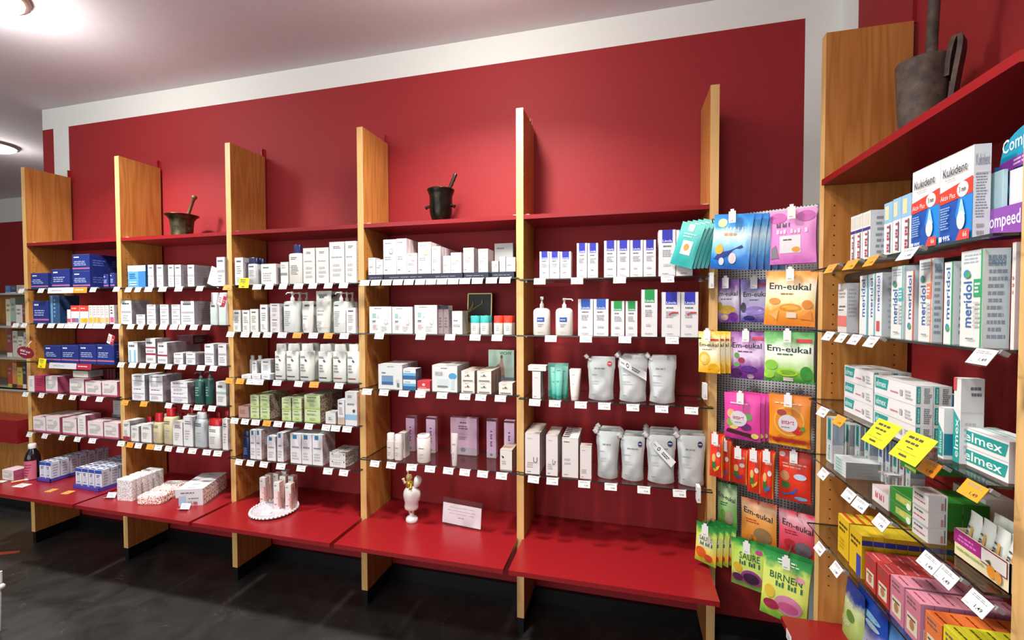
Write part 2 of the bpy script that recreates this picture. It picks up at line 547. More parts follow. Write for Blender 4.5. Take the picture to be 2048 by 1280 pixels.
pme = panel_mesh(-D, -G0)
g = G(); g.box(.003, -D + .004, 0, T - .003, -G0, WB, BLACK); fme = g.mesh('plinth_foot')
g = G(); g.box(.014, -.02, H - .05, .017, 0, H + .05, M('#a01a20', .4)); g.box(.010, -.004, H - .05, .022, 0, H + .05, M('#b81d24', .4)); bme = g.mesh('wall_bracket')
for i, x in enumerate(X):
    o = link('side_panel', pme, loc=(x, 0, 0)); tag(o, PN[i], 'panel', 'oak side panels of the shelving')
    link('plinth_foot', fme, o); link('wall_bracket', bme, o)
for i, y in enumerate((Y7, Y8)):
    o = link('side_panel', pme, loc=(XR, y + T, 0), rz=-PI / 2)
    tag(o, ['broad oak panel between the sweets bags and the toothpaste shelves', 'oak panel edge cut off at the right side of the photo'][i], 'panel', 'oak side panels of the shelving')
    link('plinth_foot', fme, o)
g = G(); g.box(XR - .012, -.503, H, XR, -.494, 2.8, M('#8e151d', .5)); tag(link('wall_rail', g.mesh('wall_rail')), 'thin dark red rail on the right wall above the broad oak panel', 'rail')

# ---------------------------------------------------------------- red top shelves with white clips, red base boards
CLIP = M('#f0e6dc', .35)
for i in range(5):
    x0, x1 = X[i] + T + .001, X[i + 1] - .001
    g = G(); g.box(x0, -.25, ZT - .019, x1, -.004, ZT, REDB)
    o = link('top_shelf', g.mesh('top_shelf')); tag(o, ['red top shelf above the dark blue boxes', 'red top shelf carrying the flared mortar', 'red top shelf above the lace tray bay', 'red top shelf carrying the black mortar', 'red top shelf above the refill pouch bay'][i], 'shelf', 'red top shelves')
    for xx in (x0 + .001, x1 - .02):
        g = G(); g.box(xx, -.222, ZT, xx + .019, -.2, ZT + .008, CLIP); link('shelf_clip', g.mesh('shelf_clip'), o)
g = G(); g.box(1.088, Y8 + T + .001, ZT - .019, XR - .004, Y7 - .001, ZT, REDB)
o = link('top_shelf', g.mesh('top_shelf')); tag(o, 'red top shelf carrying the large rusty mortar', 'shelf', 'red top shelves')
g = G(); g.box(1.12, Y7 - .02, ZT, 1.14, Y7 - .001, ZT + .008, CLIP); link('shelf_clip', g.mesh('shelf_clip'), o)
for i in range(5):
    xa, xb = X[i] + T + .001, X[i + 1] - .001; m0, m1 = X[i] + T / 2 + .009, X[i + 1] + T / 2 - .013
    g = G(); g.prism([(m0, -DB), (m1, -DB), (m1, -D - .001), (xb, -D - .001), (xb, -.003), (xa, -.003), (xa, -D - .001), (m0, -D - .001)], ZB - .019, ZB, REDB)
    o = link('base_board', g.mesh('base_board')); tag(o, ['red base board of the leftmost bay', 'red base board holding the red patterned pack', 'red base board holding the round lace tray', 'red base board holding the porcelain figurine', 'empty red base board under the refill pouches'][i], 'base board', 'red base boards')
g = G(); g.prism([(XR - .003, Y7 - .002), (X7, Y7 - .002), (X7, Y7 - .002), (.985, Y7 - .004), (.985, Y8 + T), (XR - .003, Y8 + T)], ZB - .019, ZB, REDB)
o = link('base_board', g.mesh('base_board')); tag(o, 'red base board below the blue and green bags', 'base board', 'red base boards')

# ---------------------------------------------------------------- glass shelves
for (b, s), z in ZS.items():
    if s == 'Z':
        continue
    if b <= 5:
        xa, xb = X[b - 1] + T + .002, X[b] - .002; m0, m1 = X[b - 1] + T / 2 + .001, X[b] + T / 2 - .001
        pts = [(m0, -.28), (m1, -.28), (m1, -D - .002), (xb, -D - .002), (xb, -.03), (xa, -.03), (xa, -D - .002), (m0, -D - .002)]
    else:
        pts = [(1.06, Y8 + T + .002), (XR - .03, Y8 + T + .002), (XR - .03, Y7 - .002), (1.06, Y7 - .002)]
    g = G(); g.prism(pts, z - .005, z, GLASS, side=GEDGE); o = link('glass_shelf', g.mesh('glass_shelf'))
    tag(o, 'clear glass shelf with dark edge, ' + {'A': 'topmost', 'B': 'second down', 'C': 'third down', 'D': 'fourth down', 'E': 'lowest'}[s] + ' in the ' + BAYN[b], 'glass shelf', 'glass shelves')
    # metal pegs
    if b <= 5:
        for xx, sg in ((xa - .002, 1), (xb + .002, -1)):
            for yy in (-.219, -.049):
                g = G(); g.box(min(xx, xx + sg * .01), yy - .003, z - .012, max(xx, xx + sg * .01), yy + .003, z - .006, M('#b9b4aa', .3, .8)); link('shelf_peg', g.mesh('shelf_peg'), o)
    else:
        g = G(); g.box(1.12, Y7 - .012, z - .012, 1.126, Y7, z - .006, M('#b9b4aa', .3, .8)); link('shelf_peg', g.mesh('shelf_peg'), o)
# ---------------------------------------------------------------- packs: builders
_C = {}


def carton_mesh(w, d, h, col, F=(), R=(), T=(), ms=None, name='carton', seed=0, L=()):
    k = ('c', round(w, 4), round(d, 4), round(h, 4), col if isinstance(col, str) else col.name, repr(F), repr(R), repr(T), repr(L), seed)
    if k in _C:
        return _C[k]
    g = G(); g.box(-w / 2, -d / 2, 0, w / 2, d / 2, h, col, ms)
    fr = frames(w, d, h)
    g.art(fr['F'], F, seed); g.art(fr['R'], R, seed + 3); g.art(fr['T'], T, seed + 5); g.art(fr['L'], L, seed + 7)
    # tuck-flap seam across the lid
    g.box(-w / 2 + .001, -d / 2 - EPS * .8, h - .0012, w / 2 - .001, -d / 2, h - .0006, '#9a9a98')
    _C[k] = g.mesh(name)
    return _C[k]


INK = '#5b5f66'; PALE = '#b9bcc0'; GREY = '#a9a3a6'
WH = '#e9e8e6'
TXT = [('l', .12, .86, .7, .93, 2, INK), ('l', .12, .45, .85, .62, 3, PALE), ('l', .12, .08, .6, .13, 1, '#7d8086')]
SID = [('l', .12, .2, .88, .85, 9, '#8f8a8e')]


def X_at(u, v, y):
    return aty(u, v, y).x


def put(sh, desc, u0, u1, vt, st, d=.07, yf=-.262, rows=1, stack=1, name='carton', cat='carton', gap=.002, z=None, dx=0., zb=0., group=None):
    """cartons on a glass shelf of the back wall: u0, u1 the front face's edges, vt its top"""
    zs = (ZS[sh] if z is None else z) + zb
    z1 = aty((u0 + u1) / 2, vt, yf).z
    vm = (vt + 6) 
    xa = aty(u0, vm, yf).x; xb = aty(u1, vm, yf).x
    xa = max(xa, X[sh[0] - 1] + T + .0015) if yf > -.27 else xa; xb = min(xb, X[sh[0]] - .0015)
    h = (z1 - zs) / stack; w = abs(xb - xa) - .0008
    me = st(w, d, h)
    name = KIND[sh[0]] if name == 'carton' else name
    proto = None
    for r in range(rows):
        for k in range(stack):
            loc = ((xa + xb) / 2 + dx * r, yf + d / 2 + r * (d + gap), zs + k * (h + .0002))
            if proto is None:
                proto = o = link(name, me, loc=loc)
            else:
                o = proto.copy(); COL.objects.link(o); o.location = loc
            reg(o, desc, cat, sh, xa, row=r, lvl=None if stack == 1 else (['lower', 'upper'] if stack == 2 else ['bottom', 'middle', 'top'])[k], group=group)
    return proto


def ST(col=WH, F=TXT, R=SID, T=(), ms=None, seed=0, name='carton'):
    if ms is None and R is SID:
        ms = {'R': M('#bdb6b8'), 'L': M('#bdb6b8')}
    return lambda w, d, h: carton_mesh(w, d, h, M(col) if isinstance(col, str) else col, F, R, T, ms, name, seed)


def bottle(sh, desc, u0, u1, vt, vc, body, cap, d=None, yf=-.262, rows=1, name='bottle', cat='bottle', F=(), capw=.7, pw=3.2, shoulder=.12, pump=False, gap=.004, z=None, flat=.6, label=None):
    """bottle: vt top of the body, vc top of its cap"""
    zs = ZS[sh] if z is None else z
    um = (u0 + u1) / 2
    xa, xb = X_at(u0, vt + 15, yf), X_at(u1, vt + 15, yf); w = (xb - xa)
    hb = aty(um, vt, yf).z - zs; hc = aty(um, vc, yf).z - zs - hb
    d = d or w * flat
    k = ('b', round(w, 3), round(hb, 3), round(hc, 3), body, cap, repr(F), capw, pump, shoulder)
    if k not in _C:
        g = G(); rx, ry = w / 2, d / 2; s = shoulder
        g.loft([(0, rx * .94, ry * .94), (.004, rx, ry), (hb * (1 - s), rx, ry), (hb * (1 - s * .45), rx * .93, ry * .93), (hb * (1 - s * .12), rx * .72, ry * .78), (hb, rx * .5, ry * .6)] if s > 0 else
               [(0, rx * .96, ry * .96), (.003, rx, ry), (hb, rx, ry)], body if not isinstance(body, str) else M(body, .3), 24, pw)
        def fr(a, b, kk, rx=rx, ry=ry, hb=hb):
            x = (-1 + 2 * a) * rx * .999; y = ry * (max(0, 1 - abs(x / rx) ** pw)) ** (1 / pw)
            return (x, -y - EPS * (kk + 1.5), b * hb)
        g.gn = 4; g.art(fr, F, 2)
        c = G()
        if pump:
            r = min(rx, ry) * .42
            c.loft([(hb, r, r), (hb + hc * .35, r * .95, r * .95), (hb + hc * .42, r * .5, r * .5), (hb + hc * .72, r * .4, r * .4), (hb + hc * .74, r * .8, r * .8), (hb + hc, r * .75, r * .75)], M(cap, .3), 16)
            c.tube([(0, 0, hb + hc * .9), (r * 2.6 * pump, -.006, hb + hc * .88), (r * 3.1 * pump, -.008, hb + hc * .72)], r * .32, M(cap, .3))
        else:
            cx, cy = rx * capw, min(ry * .95, max(ry * capw, rx * capw * .6))
            c.loft([(hb, cx, cy), (hb + hc * .93, cx * .97, cy * .97), (hb + hc, cx * .9, cy * .9)], M(cap, .3), 20, 2.6)
        _C[k] = (g.mesh(name), c.mesh('pump' if pump else 'cap'))
    mb, mc = _C[k]; first = None
    for r in range(rows):
        loc = ((xa + xb) / 2, yf + d / 2 + r * (d + gap), zs)
        if first is None:
            first = o = link(name, mb, loc=loc); ch = link('pump_head' if pump else 'cap', mc, o)
        else:
            o = copy_thing(first, [ch], loc)
        reg(o, desc, cat, sh, xa, row=r)
    return first


def tube_pack(sh, desc, u0, u1, vt, vcap, col, cap, yf=-.262, rows=1, F=(), z=None, d=.03):
    """squeeze tube standing on its cap, crimped flat at the top"""
    zs = ZS[sh] if z is None else z; um = (u0 + u1) / 2
    xa, xb = X_at(u0, vt + 10, yf), X_at(u1, vt + 10, yf); w = xb - xa
    h = aty(um, vt, yf).z - zs; hc = h * .12 if vcap is None else vcap
    g = G(); r = w * .36
    g.loft([(hc, r, r), (h * .35, w * .41, r * .95), (h * .7, w * .46, r * .6), (h * .93, w * .49, .003), (h, w * .5, .0015)], col if not isinstance(col, str) else M(col, .3), 24)
    def fr(a, b, k):
        t = b; ry = r * (1 - max(0, (t - .3)) * 1.35) if t < .93 else .003
        x = (-1 + 2 * a) * r
        return (x, -max(ry, .002) * math.sqrt(max(0, 1 - (x / (w * .45)) ** 2)) - EPS * (k + 2) - .001, b * h)
    g.gn = 3; g.art(fr, F, 4)
    c = G(); c.loft([(0, r * .9, r * .9), (hc, r * .98, r * .98)], M(cap, .35), 20)
    mb, mc = g.mesh('tube'), c.mesh('tube_cap'); first = None
    for i in range(rows):
        loc = ((xa + xb) / 2, yf + r + i * (2 * r + .003), zs)
        if first is None:
            first = o = link('squeeze_tube', mb, loc=loc); ch = link('cap', mc, o)
        else:
            o = copy_thing(first, [ch], loc)
        reg(o, desc, 'tube', sh, xa, row=i)


# ---------------------------------------------------------------- price tags
def tag_mesh(col, big=False):
    w, h = (.05, .029)
    g = G(); g.box(-w / 2 - .001, -.0008, -h - .002, w / 2 + .001, 0, .004, CLEAR)
    g.box(-w / 2, -.0016, -h, w / 2, -.0008, 0, M(col, .45))
    fr = lambda a, b, k: (-w / 2 + a * w, -.0017 - EPS * .6 * (k + 1), -h + b * h)
    g.art(fr, [('l', .1, .68, .85, .88, 2, '#8b8b8b'), ('l', .1, .12, .35, .2, 1, '#a5a5a5')], 1)
    g.add([fr(.48, .18, 0), fr(.84, .18, 0), fr(.84, .42, 0), fr(.48, .42, 0)], [], '#333333')
    g.art(fr, [('t', '1,49' if big == 1 else ('7,95' if big == 2 else '9,90'), .5, .17, .84, .42, '#3a3a3a')], 1)
    g.box(w / 2 - .004, 0, -.004, w / 2 + .004, .012, .003, M('#8e8c88', .3)); g.box(-w / 2 + .004, 0, -.002, w / 2 - .004, .010, 0, CLEAR)
    return g.mesh('price_tag')


TAGM = {('w', 0): tag_mesh('#e2e1df'), ('o', 0): tag_mesh('#f29a2e'), ('w', 1): tag_mesh('#e2e1e1', 1), ('o', 1): tag_mesh('#f79a1c', 1), ('w', 2): tag_mesh('#e0dfdd', 2)}


def tags(sh, us, kind='w'):
    z = ZS[sh]
    for i, u in enumerate(us):
        p = aty(u, 640, -.284)
        for _ in range(2):
            uv_v = 640 - (z - p.z) * 470; p = aty(u, uv_v, -.284)
        o = link('price_tag', TAGM[(kind, 0 if i % 2 or kind == 'o' else 2)], loc=(p.x, -.286, z + .001), rot=(math.radians(-20), 0, math.radians(random.Random(u).uniform(-5, 5))))
        reg(o, ('white' if kind == 'w' else 'orange') + ' price tag', 'price tag', sh, p.x, end='edge of ' + SHN[sh[1]] + ', ' + BAYN[sh[0]])


tags((1, 'A'), [49, 88, 192, 238.5]); tags((1, 'B'), [34, 51, 83, 105, 124, 138, 150, 166, 181, 195, 207, 236])
tags((1, 'D'), [47, 79, 117, 142, 165, 196]); tags((1, 'E'), [51, 82, 117, 148, 178, 236])
tags((2, 'A'), [262, 281, 302, 330, 362, 404]); tags((2, 'B'), [264, 284, 307, 329, 350, 367, 390, 415]); tags((2, 'C'), [242, 265, 285, 306, 337, 364, 402, 427])
tags((2, 'D'), [335, 370, 394, 422]); tags((2, 'D'), [247, 285], 'o'); tags((2, 'E'), [271, 311, 332, 356, 380, 409, 431]); tags((2, 'E'), [254, 295], 'o')
tags((3, 'A'), [518, 542, 570, 600, 629, 660, 690]); tags((3, 'A'), [459], 'o'); tags((3, 'B'), [463, 492, 514, 537, 566, 628, 690]); tags((3, 'B'), [596, 658], 'o')
tags((3, 'C'), [501, 518, 554, 597, 678]); tags((3, 'C'), [458, 480, 628], 'o'); tags((3, 'D'), [467, 488, 509, 554, 577, 616, 651, 670, 693]); tags((3, 'D'), [532], 'o')
tags((3, 'E'), [474, 497, 524, 558, 599, 653, 685])
tags((4, 'A'), [732, 754, 776, 798, 820, 842.5, 864, 886, 908, 931, 956, 984, 1011]); tags((4, 'B'), [760, 842.5, 901, 951, 995])
tags((4, 'C'), [734, 768, 807.5, 841, 884, 930, 962, 1001]); tags((4, 'D'), [748, 781, 822, 859, 896, 929, 965, 1003])
tags((5, 'A'), [1080, 1154, 1239, 1334]); tags((5, 'B'), [1102, 1172, 1250, 1344]); tags((5, 'C'), [1070, 1110, 1162, 1209, 1266, 1324, 1383.5]); tags((5, 'D'), [1067.5, 1105, 1169, 1222.5, 1289, 1360.5])


def tags6(sh, uv, kind='w'):
    for u, v in uv:
        p = atx(u, v, 1.05)
        o = link('price_tag', TAGM[(kind, 1)], loc=(1.0485, p.y, ZS[sh] + .001), rot=(math.radians(-32), 0, -PI / 2 + math.radians(random.Random(u).uniform(-4, 4))))
        reg(o, ('white' if kind == 'w' else 'orange') + ' price tag', 'price tag', sh, -p.y, end='edge of ' + SHN[sh[1]] + ', ' + BAYN[sh[0]])


tags6((6, 'A'), [(1669, 528), (1710, 520), (1752, 513)], 'o'); tags6((6, 'A'), [(1826, 497)])
tags6((6, 'B'), [(1664, 669), (1691, 672), (1718, 678), (1752, 681), (1979, 707)])
tags6((6, 'C'), [(1653, 819)]); tags6((6, 'C'), [(1687, 838), (1871, 930), (1960, 974)], 'o')
tags6((6, 'D'), [(1654, 954), (1706, 1000), (1729, 1020), (1772, 1055), (1870, 1135), (1905, 1156), (1970, 1219)])
tags6((6, 'E'), [(1647, 1092), (1681, 1137)])


def card(name, desc, cat, loc, w, h, col, rot, F=(), th=.0008):
    g = G(); g.box(-w / 2, 0, -h, w / 2, th, 0, M(col, .6))
    g.art(lambda a, b, k: (-w / 2 + a * w, -EPS * (k + 1), -h + b * h), F, 3)
    return tag(link(name, g.mesh(name), loc=loc, rot=rot), desc, cat)


HAND = [('l', .15, .72, .85, .9, 1, '#4a4636'), ('l', .12, .55, .88, .7, 1, '#4a4636'), ('l', .35, .42, .7, .5, 1, '#4a4636'), ('l', .08, .27, .92, .3, 1, '#77713a'), ('l', .3, .08, .6, .22, 1, '#4a4636')]
p = aty(489, 556, -.295); card('handwritten_note', 'yellow handwritten note on the top glass shelf edge of the lace tray bay', 'note', (p.x, -.296, p.z), .062, .052, '#f2e21c', (-.1, .02, 0), HAND)
p = aty(86, 717, -.295); card('handwritten_note', 'yellow handwritten note below the dark blue boxes in the leftmost bay', 'note', (p.x, -.296, p.z), .062, .056, '#f2e21c', (-.12, .05, 0), HAND)
for (y, z, nm) in ((-1.028, 1.226, 'upper yellow handwritten note beside the stacked white and green toothpaste boxes'), (-1.138, 1.228, 'lower yellow handwritten note touching the orange price tag below the toothpaste')):
    card('handwritten_note', nm, 'note', (1.036, y, z), .08, .062, '#f7e90f', (-.62, .0, -PI / 2 + .04), HAND)
# long brand strips on shelf edges
p0, p1 = aty(97, 578, -.286), aty(175, 578, -.286)
card('shelf_strip', 'long white and orange strip on the shelf edge under the blue boxes', 'shelf strip', ((p0.x + p1.x) / 2, -.288, 1.61), p1.x - p0.x, .034, '#d9dbdd', (-.1, 0, 0), [('r', .66, .0, 1, 1, '#f0982f'), ('l', .7, .35, .95, .7, 1, '#ffffff'), ('l', .1, .4, .5, .65, 1, '#b0b4ba')])
p0, p1 = aty(100, 733, -.286), aty(183, 733, -.286)
card('shelf_strip', 'long white and red strip on the third shelf edge of the leftmost bay', 'shelf strip', ((p0.x + p1.x) / 2, -.288, 1.160), p1.x - p0.x, .034, '#cfd1d6', (-.1, 0, 0), [('r', .66, .0, 1, 1, '#b3203c'), ('l', .7, .35, .95, .7, 1, '#e8d7da'), ('l', .1, .4, .5, .65, 1, '#a9adb4')])

# ---------------------------------------------------------------- bay 1: dark blue cartons, pink and white cartons
NAVY = '#1d2f7d'
NF = [('r', 0, .13, 1, .2, '#c26d8c'), ('l', .08, .76, .42, .9, 1, '#f2f2f6'), ('l', .08, .32, .82, .62, 3, '#a6b4dc')]
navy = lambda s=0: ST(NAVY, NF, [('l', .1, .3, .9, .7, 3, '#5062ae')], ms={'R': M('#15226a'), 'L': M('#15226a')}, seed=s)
S = (1, 'A')
put(S, 'dark blue carton', 61.5, 96, 546, navy(), .11); put(S, 'dark blue carton', 103, 139, 538, navy(1), .11)
put(S, 'dark blue carton', 144.5, 179, 508.5, navy(2), .1, rows=2, stack=2)
put(S, 'small dark blue carton', 207, 217, 549, navy(3), .1); put(S, 'small dark blue carton', 220, 231, 546, navy(3), .1)
S = (1, 'B')
put(S, 'dark blue carton', 65.5, 97, 602, navy(4), .11)
put(S, 'tall steel blue carton', 99, 119, 591, ST('#2f5580', [('r', .12, 0, .3, 1, '#6fa3c4'), ('l', .4, .2, .6, .9, 5, '#86acc8')], [('l', .2, .1, .6, .9, 4, '#203a60')], ms={'R': M('#1a2f58')}), .1)
put(S, 'small white carton', 134, 141, 619, ST('#efe9ea', [('r', 0, .1, 1, .35, '#d05a60')]), .09)
for i, (a, c) in enumerate([(141.5, '#e8402f'), (159.5, '#e8402f')]):
    put(S, 'white carton with red top', a, a + 17, 611, ST('#f3eeee', [('r', 0, .68, 1, 1, c), ('l', .1, .78, .9, .9, 1, '#ffd9d0'), ('r', .1, .08, .5, .3, '#c94a86' if i == 0 else '#f2c21a'), ('r', .52, .08, .92, .3, '#7a83a8' if i == 0 else '#f0b020')]), .09, rows=2)
cs = ['#f0c02a', '#ecb83a', '#f2a53a', '#f0c88a', '#f2b060']
for i in range(5):
    a = 177.5 + i * 8.1
    put(S, 'slim white carton with coloured foot', a, a + 7.6, 610.5, ST('#f0e9e4', [('r', .1, .06, .9, .34, cs[i]), ('l', .2, .45, .8, .95, 4, '#c9b9b0')]), .09)
put(S, 'white carton with pink square', 219, 228, 610, ST('#f2ecec', [('r', .1, .08, .9, .36, '#dd5f88'), ('l', .2, .5, .8, .95, 3, INK)]), .09)
S = (1, 'C')
for i, (a, c) in enumerate([(88.5, 121.5), (122.5, 157), (158.5, 192), (193, 228)]):
    put(S, 'dark blue carton', a, c, 691 - i * .6, navy(i), .1, rows=2)
PK = '#b03f62'
PF = [('r', 0, 0, 1, .1, '#c0587a'), ('l', .1, .7, .6, .86, 1, PALE), ('e', .7, .62, .14, .17, '#c9c6c2'), ('l', .1, .25, .8, .55, 3, '#c3c8b8')]
pinkw = lambda s=0: ST('#eadfdd', PF, [('l', .1, .3, .9, .6, 2, '#9c3c5c')], ms={'R': M('#a64a68'), 'D': M(PK), 'T': M('#dcc2c4')}, seed=s)
S = (1, 'D')
put(S, 'white carton with crimson side', 56.5, 68, 752, ST('#e9e4e0', [('l', .2, .3, .8, .8, 4, '#b6b0a8')]), .09)
put(S, 'crimson carton', 69, 89, 751, ST('#b63359', [('l', .15, .35, .85, .85, 4, '#7d1c3c'), ('r', 0, 0, 1, .08, '#8a1d3e')], ms={'R': M('#8a1d40')}), .09)
for i, (a, c, v) in enumerate([(91, 115, 753), (139, 168, 758), (170.5, 202, 764), (204, 234, 763)]):
    put(S, 'white carton with crimson side', a, c, v, pinkw(i), .09)
put(S, 'beige carton lying on another', 146, 176, 742, ST('#d8cfc0', [('l', .1, .3, .9, .7, 2, '#b5ab9a')]), .08, yf=-.235, zb=.098)
for i in range(7):
    put(S, 'dark crimson carton at the back', 187 + i * 6.4, 192.5 + i * 6.4, 738, ST('#5d1424', [('r', .1, .1, .35, .9, '#7a2036')], ms={'R': M('#3d0c18')}), .05, yf=-.15)
S = (1, 'E')
for i, (a, c, v) in enumerate([(66, 91, 834), (92, 119, 834), (125, 153, 837), (175.5, 206, 843), (208, 237, 846)]):
    put(S, 'white carton with pink side', a, c, v, pinkw(i + 5), .09, rows=2 if i in (0, 1) else 1)
put(S, 'tall white carton', 155, 171, 831, ST('#ece8e4', [('r', 0, 0, 1, .07, '#c25575'), ('l', .2, .2, .8, .85, 5, '#c9c9c4')], ms={'R': M('#b15e78')}), .08)
bottle(S, 'small pinkish jar with grey lid', 217, 240, 836, 826, '#a87878', '#77706e', yf=-.14, name='cosmetic_jar', cat='jar', shoulder=.05, capw=.95, pw=2, flat=.9)
put(S, 'grey carton', 226, 243, 801, ST('#b5b3b0', [('l', .2, .3, .8, .8, 3, '#999')]), .06, yf=-.14, zb=.105)

# base board of the leftmost bay
P = lambda u, v: atz(u, v, ZB)


def on_base(desc, u, v, w, d, h, st, name='carton', cat='carton', rz=0., sh=(1, 'Z'), group=None, z=None, row=0):
    p = P(u, v); me = st(w, d, h); o = link(name, me, loc=(p.x + w / 2 * math.cos(rz) - d / 2 * math.sin(rz), p.y + d / 2 * math.cos(rz) + w / 2 * math.sin(rz), ZB if z is None else z), rz=rz)
    reg(o, desc, cat, sh, p.x, group=group, row=row); return o


on_base('pink and white carton left of the dark jar', 5, 960, .1, .07, .065, pinkw(9))
for (u, v, nm) in ((43, 960, 'big dark jar with pink label and white lid'), (92, 926, 'big dark jar behind the blue and white packs')):
    p = P(u, v); r = .036
    g = G(); g.lathe([(r, 0), (r * 1.02, .01), (r * 1.02, .115), (r * .98, .135), (r * .8, .162), (r * .5, .18), (r * .42, .19)], M('#1d1416', .12), 28)
    o = link('supplement_jar', g.mesh('supplement_jar'), loc=(p.x + r, p.y + r, ZB)); tag(o, nm, 'jar', 'dark supplement jars')
    g = G(); a = [(r * 1.03 * math.cos(t), r * 1.03 * math.sin(t)) for t in [PI * (1.02 + .96 * i / 14) for i in range(15)]]
    for i in range(14):
        c = '#eadfd8' if i < 5 else '#c2607c'
        g.add([(a[i][0], a[i][1], .004), (a[i + 1][0], a[i + 1][1], .004), (a[i + 1][0], a[i + 1][1], .118), (a[i][0], a[i][1], .118)], [(0, 1, 2, 3)], c)
    for k in range(5):
        t0, t1 = PI * 1.45, PI * (1.8 - .04 * k)
        n = 6
        for i in range(n):
            q0, q1 = t0 + (t1 - t0) * i / n, t0 + (t1 - t0) * (i + .9) / n; rr = r * 1.035
            g.add([(rr * math.cos(q0), rr * math.sin(q0), .09 - k * .016), (rr * math.cos(q1), rr * math.sin(q1), .09 - k * .016), (rr * math.cos(q1), rr * math.sin(q1), .096 - k * .016), (rr * math.cos(q0), rr * math.sin(q0), .096 - k * .016)], [(0, 1, 2, 3)], '#8f1f42')
    link('jar_label', g.mesh('jar_label'), o)
    g = G(); g.lathe([(r * .5, .188), (r * .52, .19), (r * .52, .212), (r * .47, .216)], M('#e9e7e4', .35)); link('lid', g.mesh('jar_lid'), o)
# blue and white packs in two purple trays
BW = lambda s=0: ST('#e7e9f0', [('r', 0, .82, 1, 1, '#2b4fb0'), ('e', .5, .5, .3, .2, '#c9d2e6'), ('l', .2, .62, .8, .78, 2, '#1f2f66'), ('r', .1, .05, .9, .2, '#5a62c0'), ('l', .2, .26, .8, .34, 1, '#5a62c0')],
                    [('l', .2, .2, .8, .9, 5, '#8e98b8')], [('r', .1, .1, .9, .35, '#1d2b6a'), ('r', .35, .6, .65, .85, '#1d2b6a')], ms={'R': M('#cfd3de'), 'T': M('#dfe4ee')}, seed=s)
A0 = P(76, 962); B0 = P(148, 976)
k = 0
for (o0, nx, ny, nm) in ((A0, 2, 7, 'upper left'), (B0, 4, 6, 'right')):
    gx, gy = .052, .047
    g = G(); W_, D_ = nx * gx + .006, ny * gy + .006
    g.box(-.003, -.003, 0, W_, D_, .003, '#4a3f9e'); g.box(-.003, -.003, 0, W_, 0, .022, '#4a3f9e'); g.box(-.003, -.003, 0, 0, D_, .022, '#4a3f9e'); g.box(W_ - .003, -.003, 0, W_, D_, .022, '#4a3f9e')
    tr = link('display_tray', g.mesh('display_tray'), loc=(o0.x, o0.y, ZB), rz=-.04 if nx == 4 else 0); tag(tr, 'purple display tray under the ' + ('wider' if nx == 4 else 'narrow') + ' block of blue and white packs', 'tray')
    for j in range(ny):
        for i in range(nx):
            if nx == 2 and j > 4 and i == 0: continue
            me = BW(k % 3)(.047, .043, .115)
            o = link('skin_care_pack', me, loc=(o0.x + .004 + gx * (i + .5), o0.y + .004 + gy * (j + .5), ZB + .0035), rz=random.Random(k).uniform(-.06, .06)); k += 1
            reg(o, 'blue and white pack', 'carton', (1, 'Z'), o0.x + gx * i + 1e-3 * j, row=j, end=('narrow' if nx == 2 else 'wider') + ' purple tray', group='blue and white packs in the purple trays')
p = P(152, 917); g = G(); g.box(0, 0, 0, .1, .05, .13, '#8d8480'); g.art(lambda a, b, k: (a * .1, -EPS * (k + 1), b * .13), [('l', .1, .2, .9, .8, 4, '#6d6460')]); tag(link('carton', g.mesh('carton'), loc=(p.x, min(p.y, -.07), ZB)), 'grey carton at the back behind the blue and white packs', 'carton')
g = G(); g.loft([(0, .02, .016), (.03, .028, .022), (.06, .024, .02), (.075, .012, .012), (.085, .02, .02), (.11, .026, .024), (.13, .012, .012)], M('#8a4a2c', .6), 16); p = P(80, 918)
o = tag(link('wooden_figure', g.mesh('wooden_figure'), loc=(p.x, min(p.y, -.05), ZB)), 'small brown carved figure between the two dark jars', 'figure')
for (u, v, c, w_, h_, rz, nm) in [(3, 963, '#eceae6', .05, .03, .2, 'white price card lying at the far left of the red board'), (44, 971, '#eceae6', .075, .05, .1, 'white price card lying in front of the dark jar'), (103, 981, '#f2a33c', .04, .045, .2, 'orange price card lying below the narrow purple tray'), (136, 985, '#f2a33c', .045, .045, .15, 'orange price card lying beside the wider purple tray')]:
    p = P(u, v); g = G(); g.box(-w_ / 2, -h_ / 2, 0, w_ / 2, h_ / 2, .0012, c); g.art(lambda a, b, k: (-w_ / 2 + a * w_, -h_ / 2 + b * h_, .0012 + EPS * (k + 1)), [('l', .1, .2, .9, .8, 3, '#a8a29a')])
    tag(link('price_card', g.mesh('price_card'), loc=(p.x, p.y, ZB), rz=rz), nm, 'price card')
p = P(60, 958); g = G(); g.tube([(0, 0, .006), (.03, .045, .006)], .006, M('#d99a6a', .4)); g.tube([(.03, .045, .006), (.045, .068, .006)], .007, M('#d8d4e0', .3)); tag(link('lip_pencil', g.mesh('lip_pencil'), loc=(p.x - .02, p.y - .075, ZB)), 'small beige stick lying in front of the dark jar', 'stick')

# base board of the second bay: patterned cartons
PAT = patmat('grey_dotted_print', '#a89fa2', '#e3dfde', 150); PATR = patmat('red_speckled_print', '#a0262b', '#eadfd6', 120)
def file_of(q0, q1, n, wv, hv, make, desc, name, group, end='red base, flared mortar bay', gaps=()):
    d = (q1 - q0); L = d.xy.length; ang = math.atan2(d.y, d.x) - PI / 2; dv = L / (n + .25 * len(gaps)); me = make(wv, dv * .97, hv); off = 0.
    ux = Vector((math.cos(ang), math.sin(ang), 0)); uy = Vector((-math.sin(ang), math.cos(ang), 0))
    for i in range(n):
        c = q0 + uy * (dv * (i + .5) + off) + ux * (wv / 2)
        o = link(name, me, loc=(c.x, c.y, ZB), rz=ang); reg(o, desc, 'carton', (2, 'Z'), c.x, end=end, group=group)
        if i in gaps: off += dv * .25


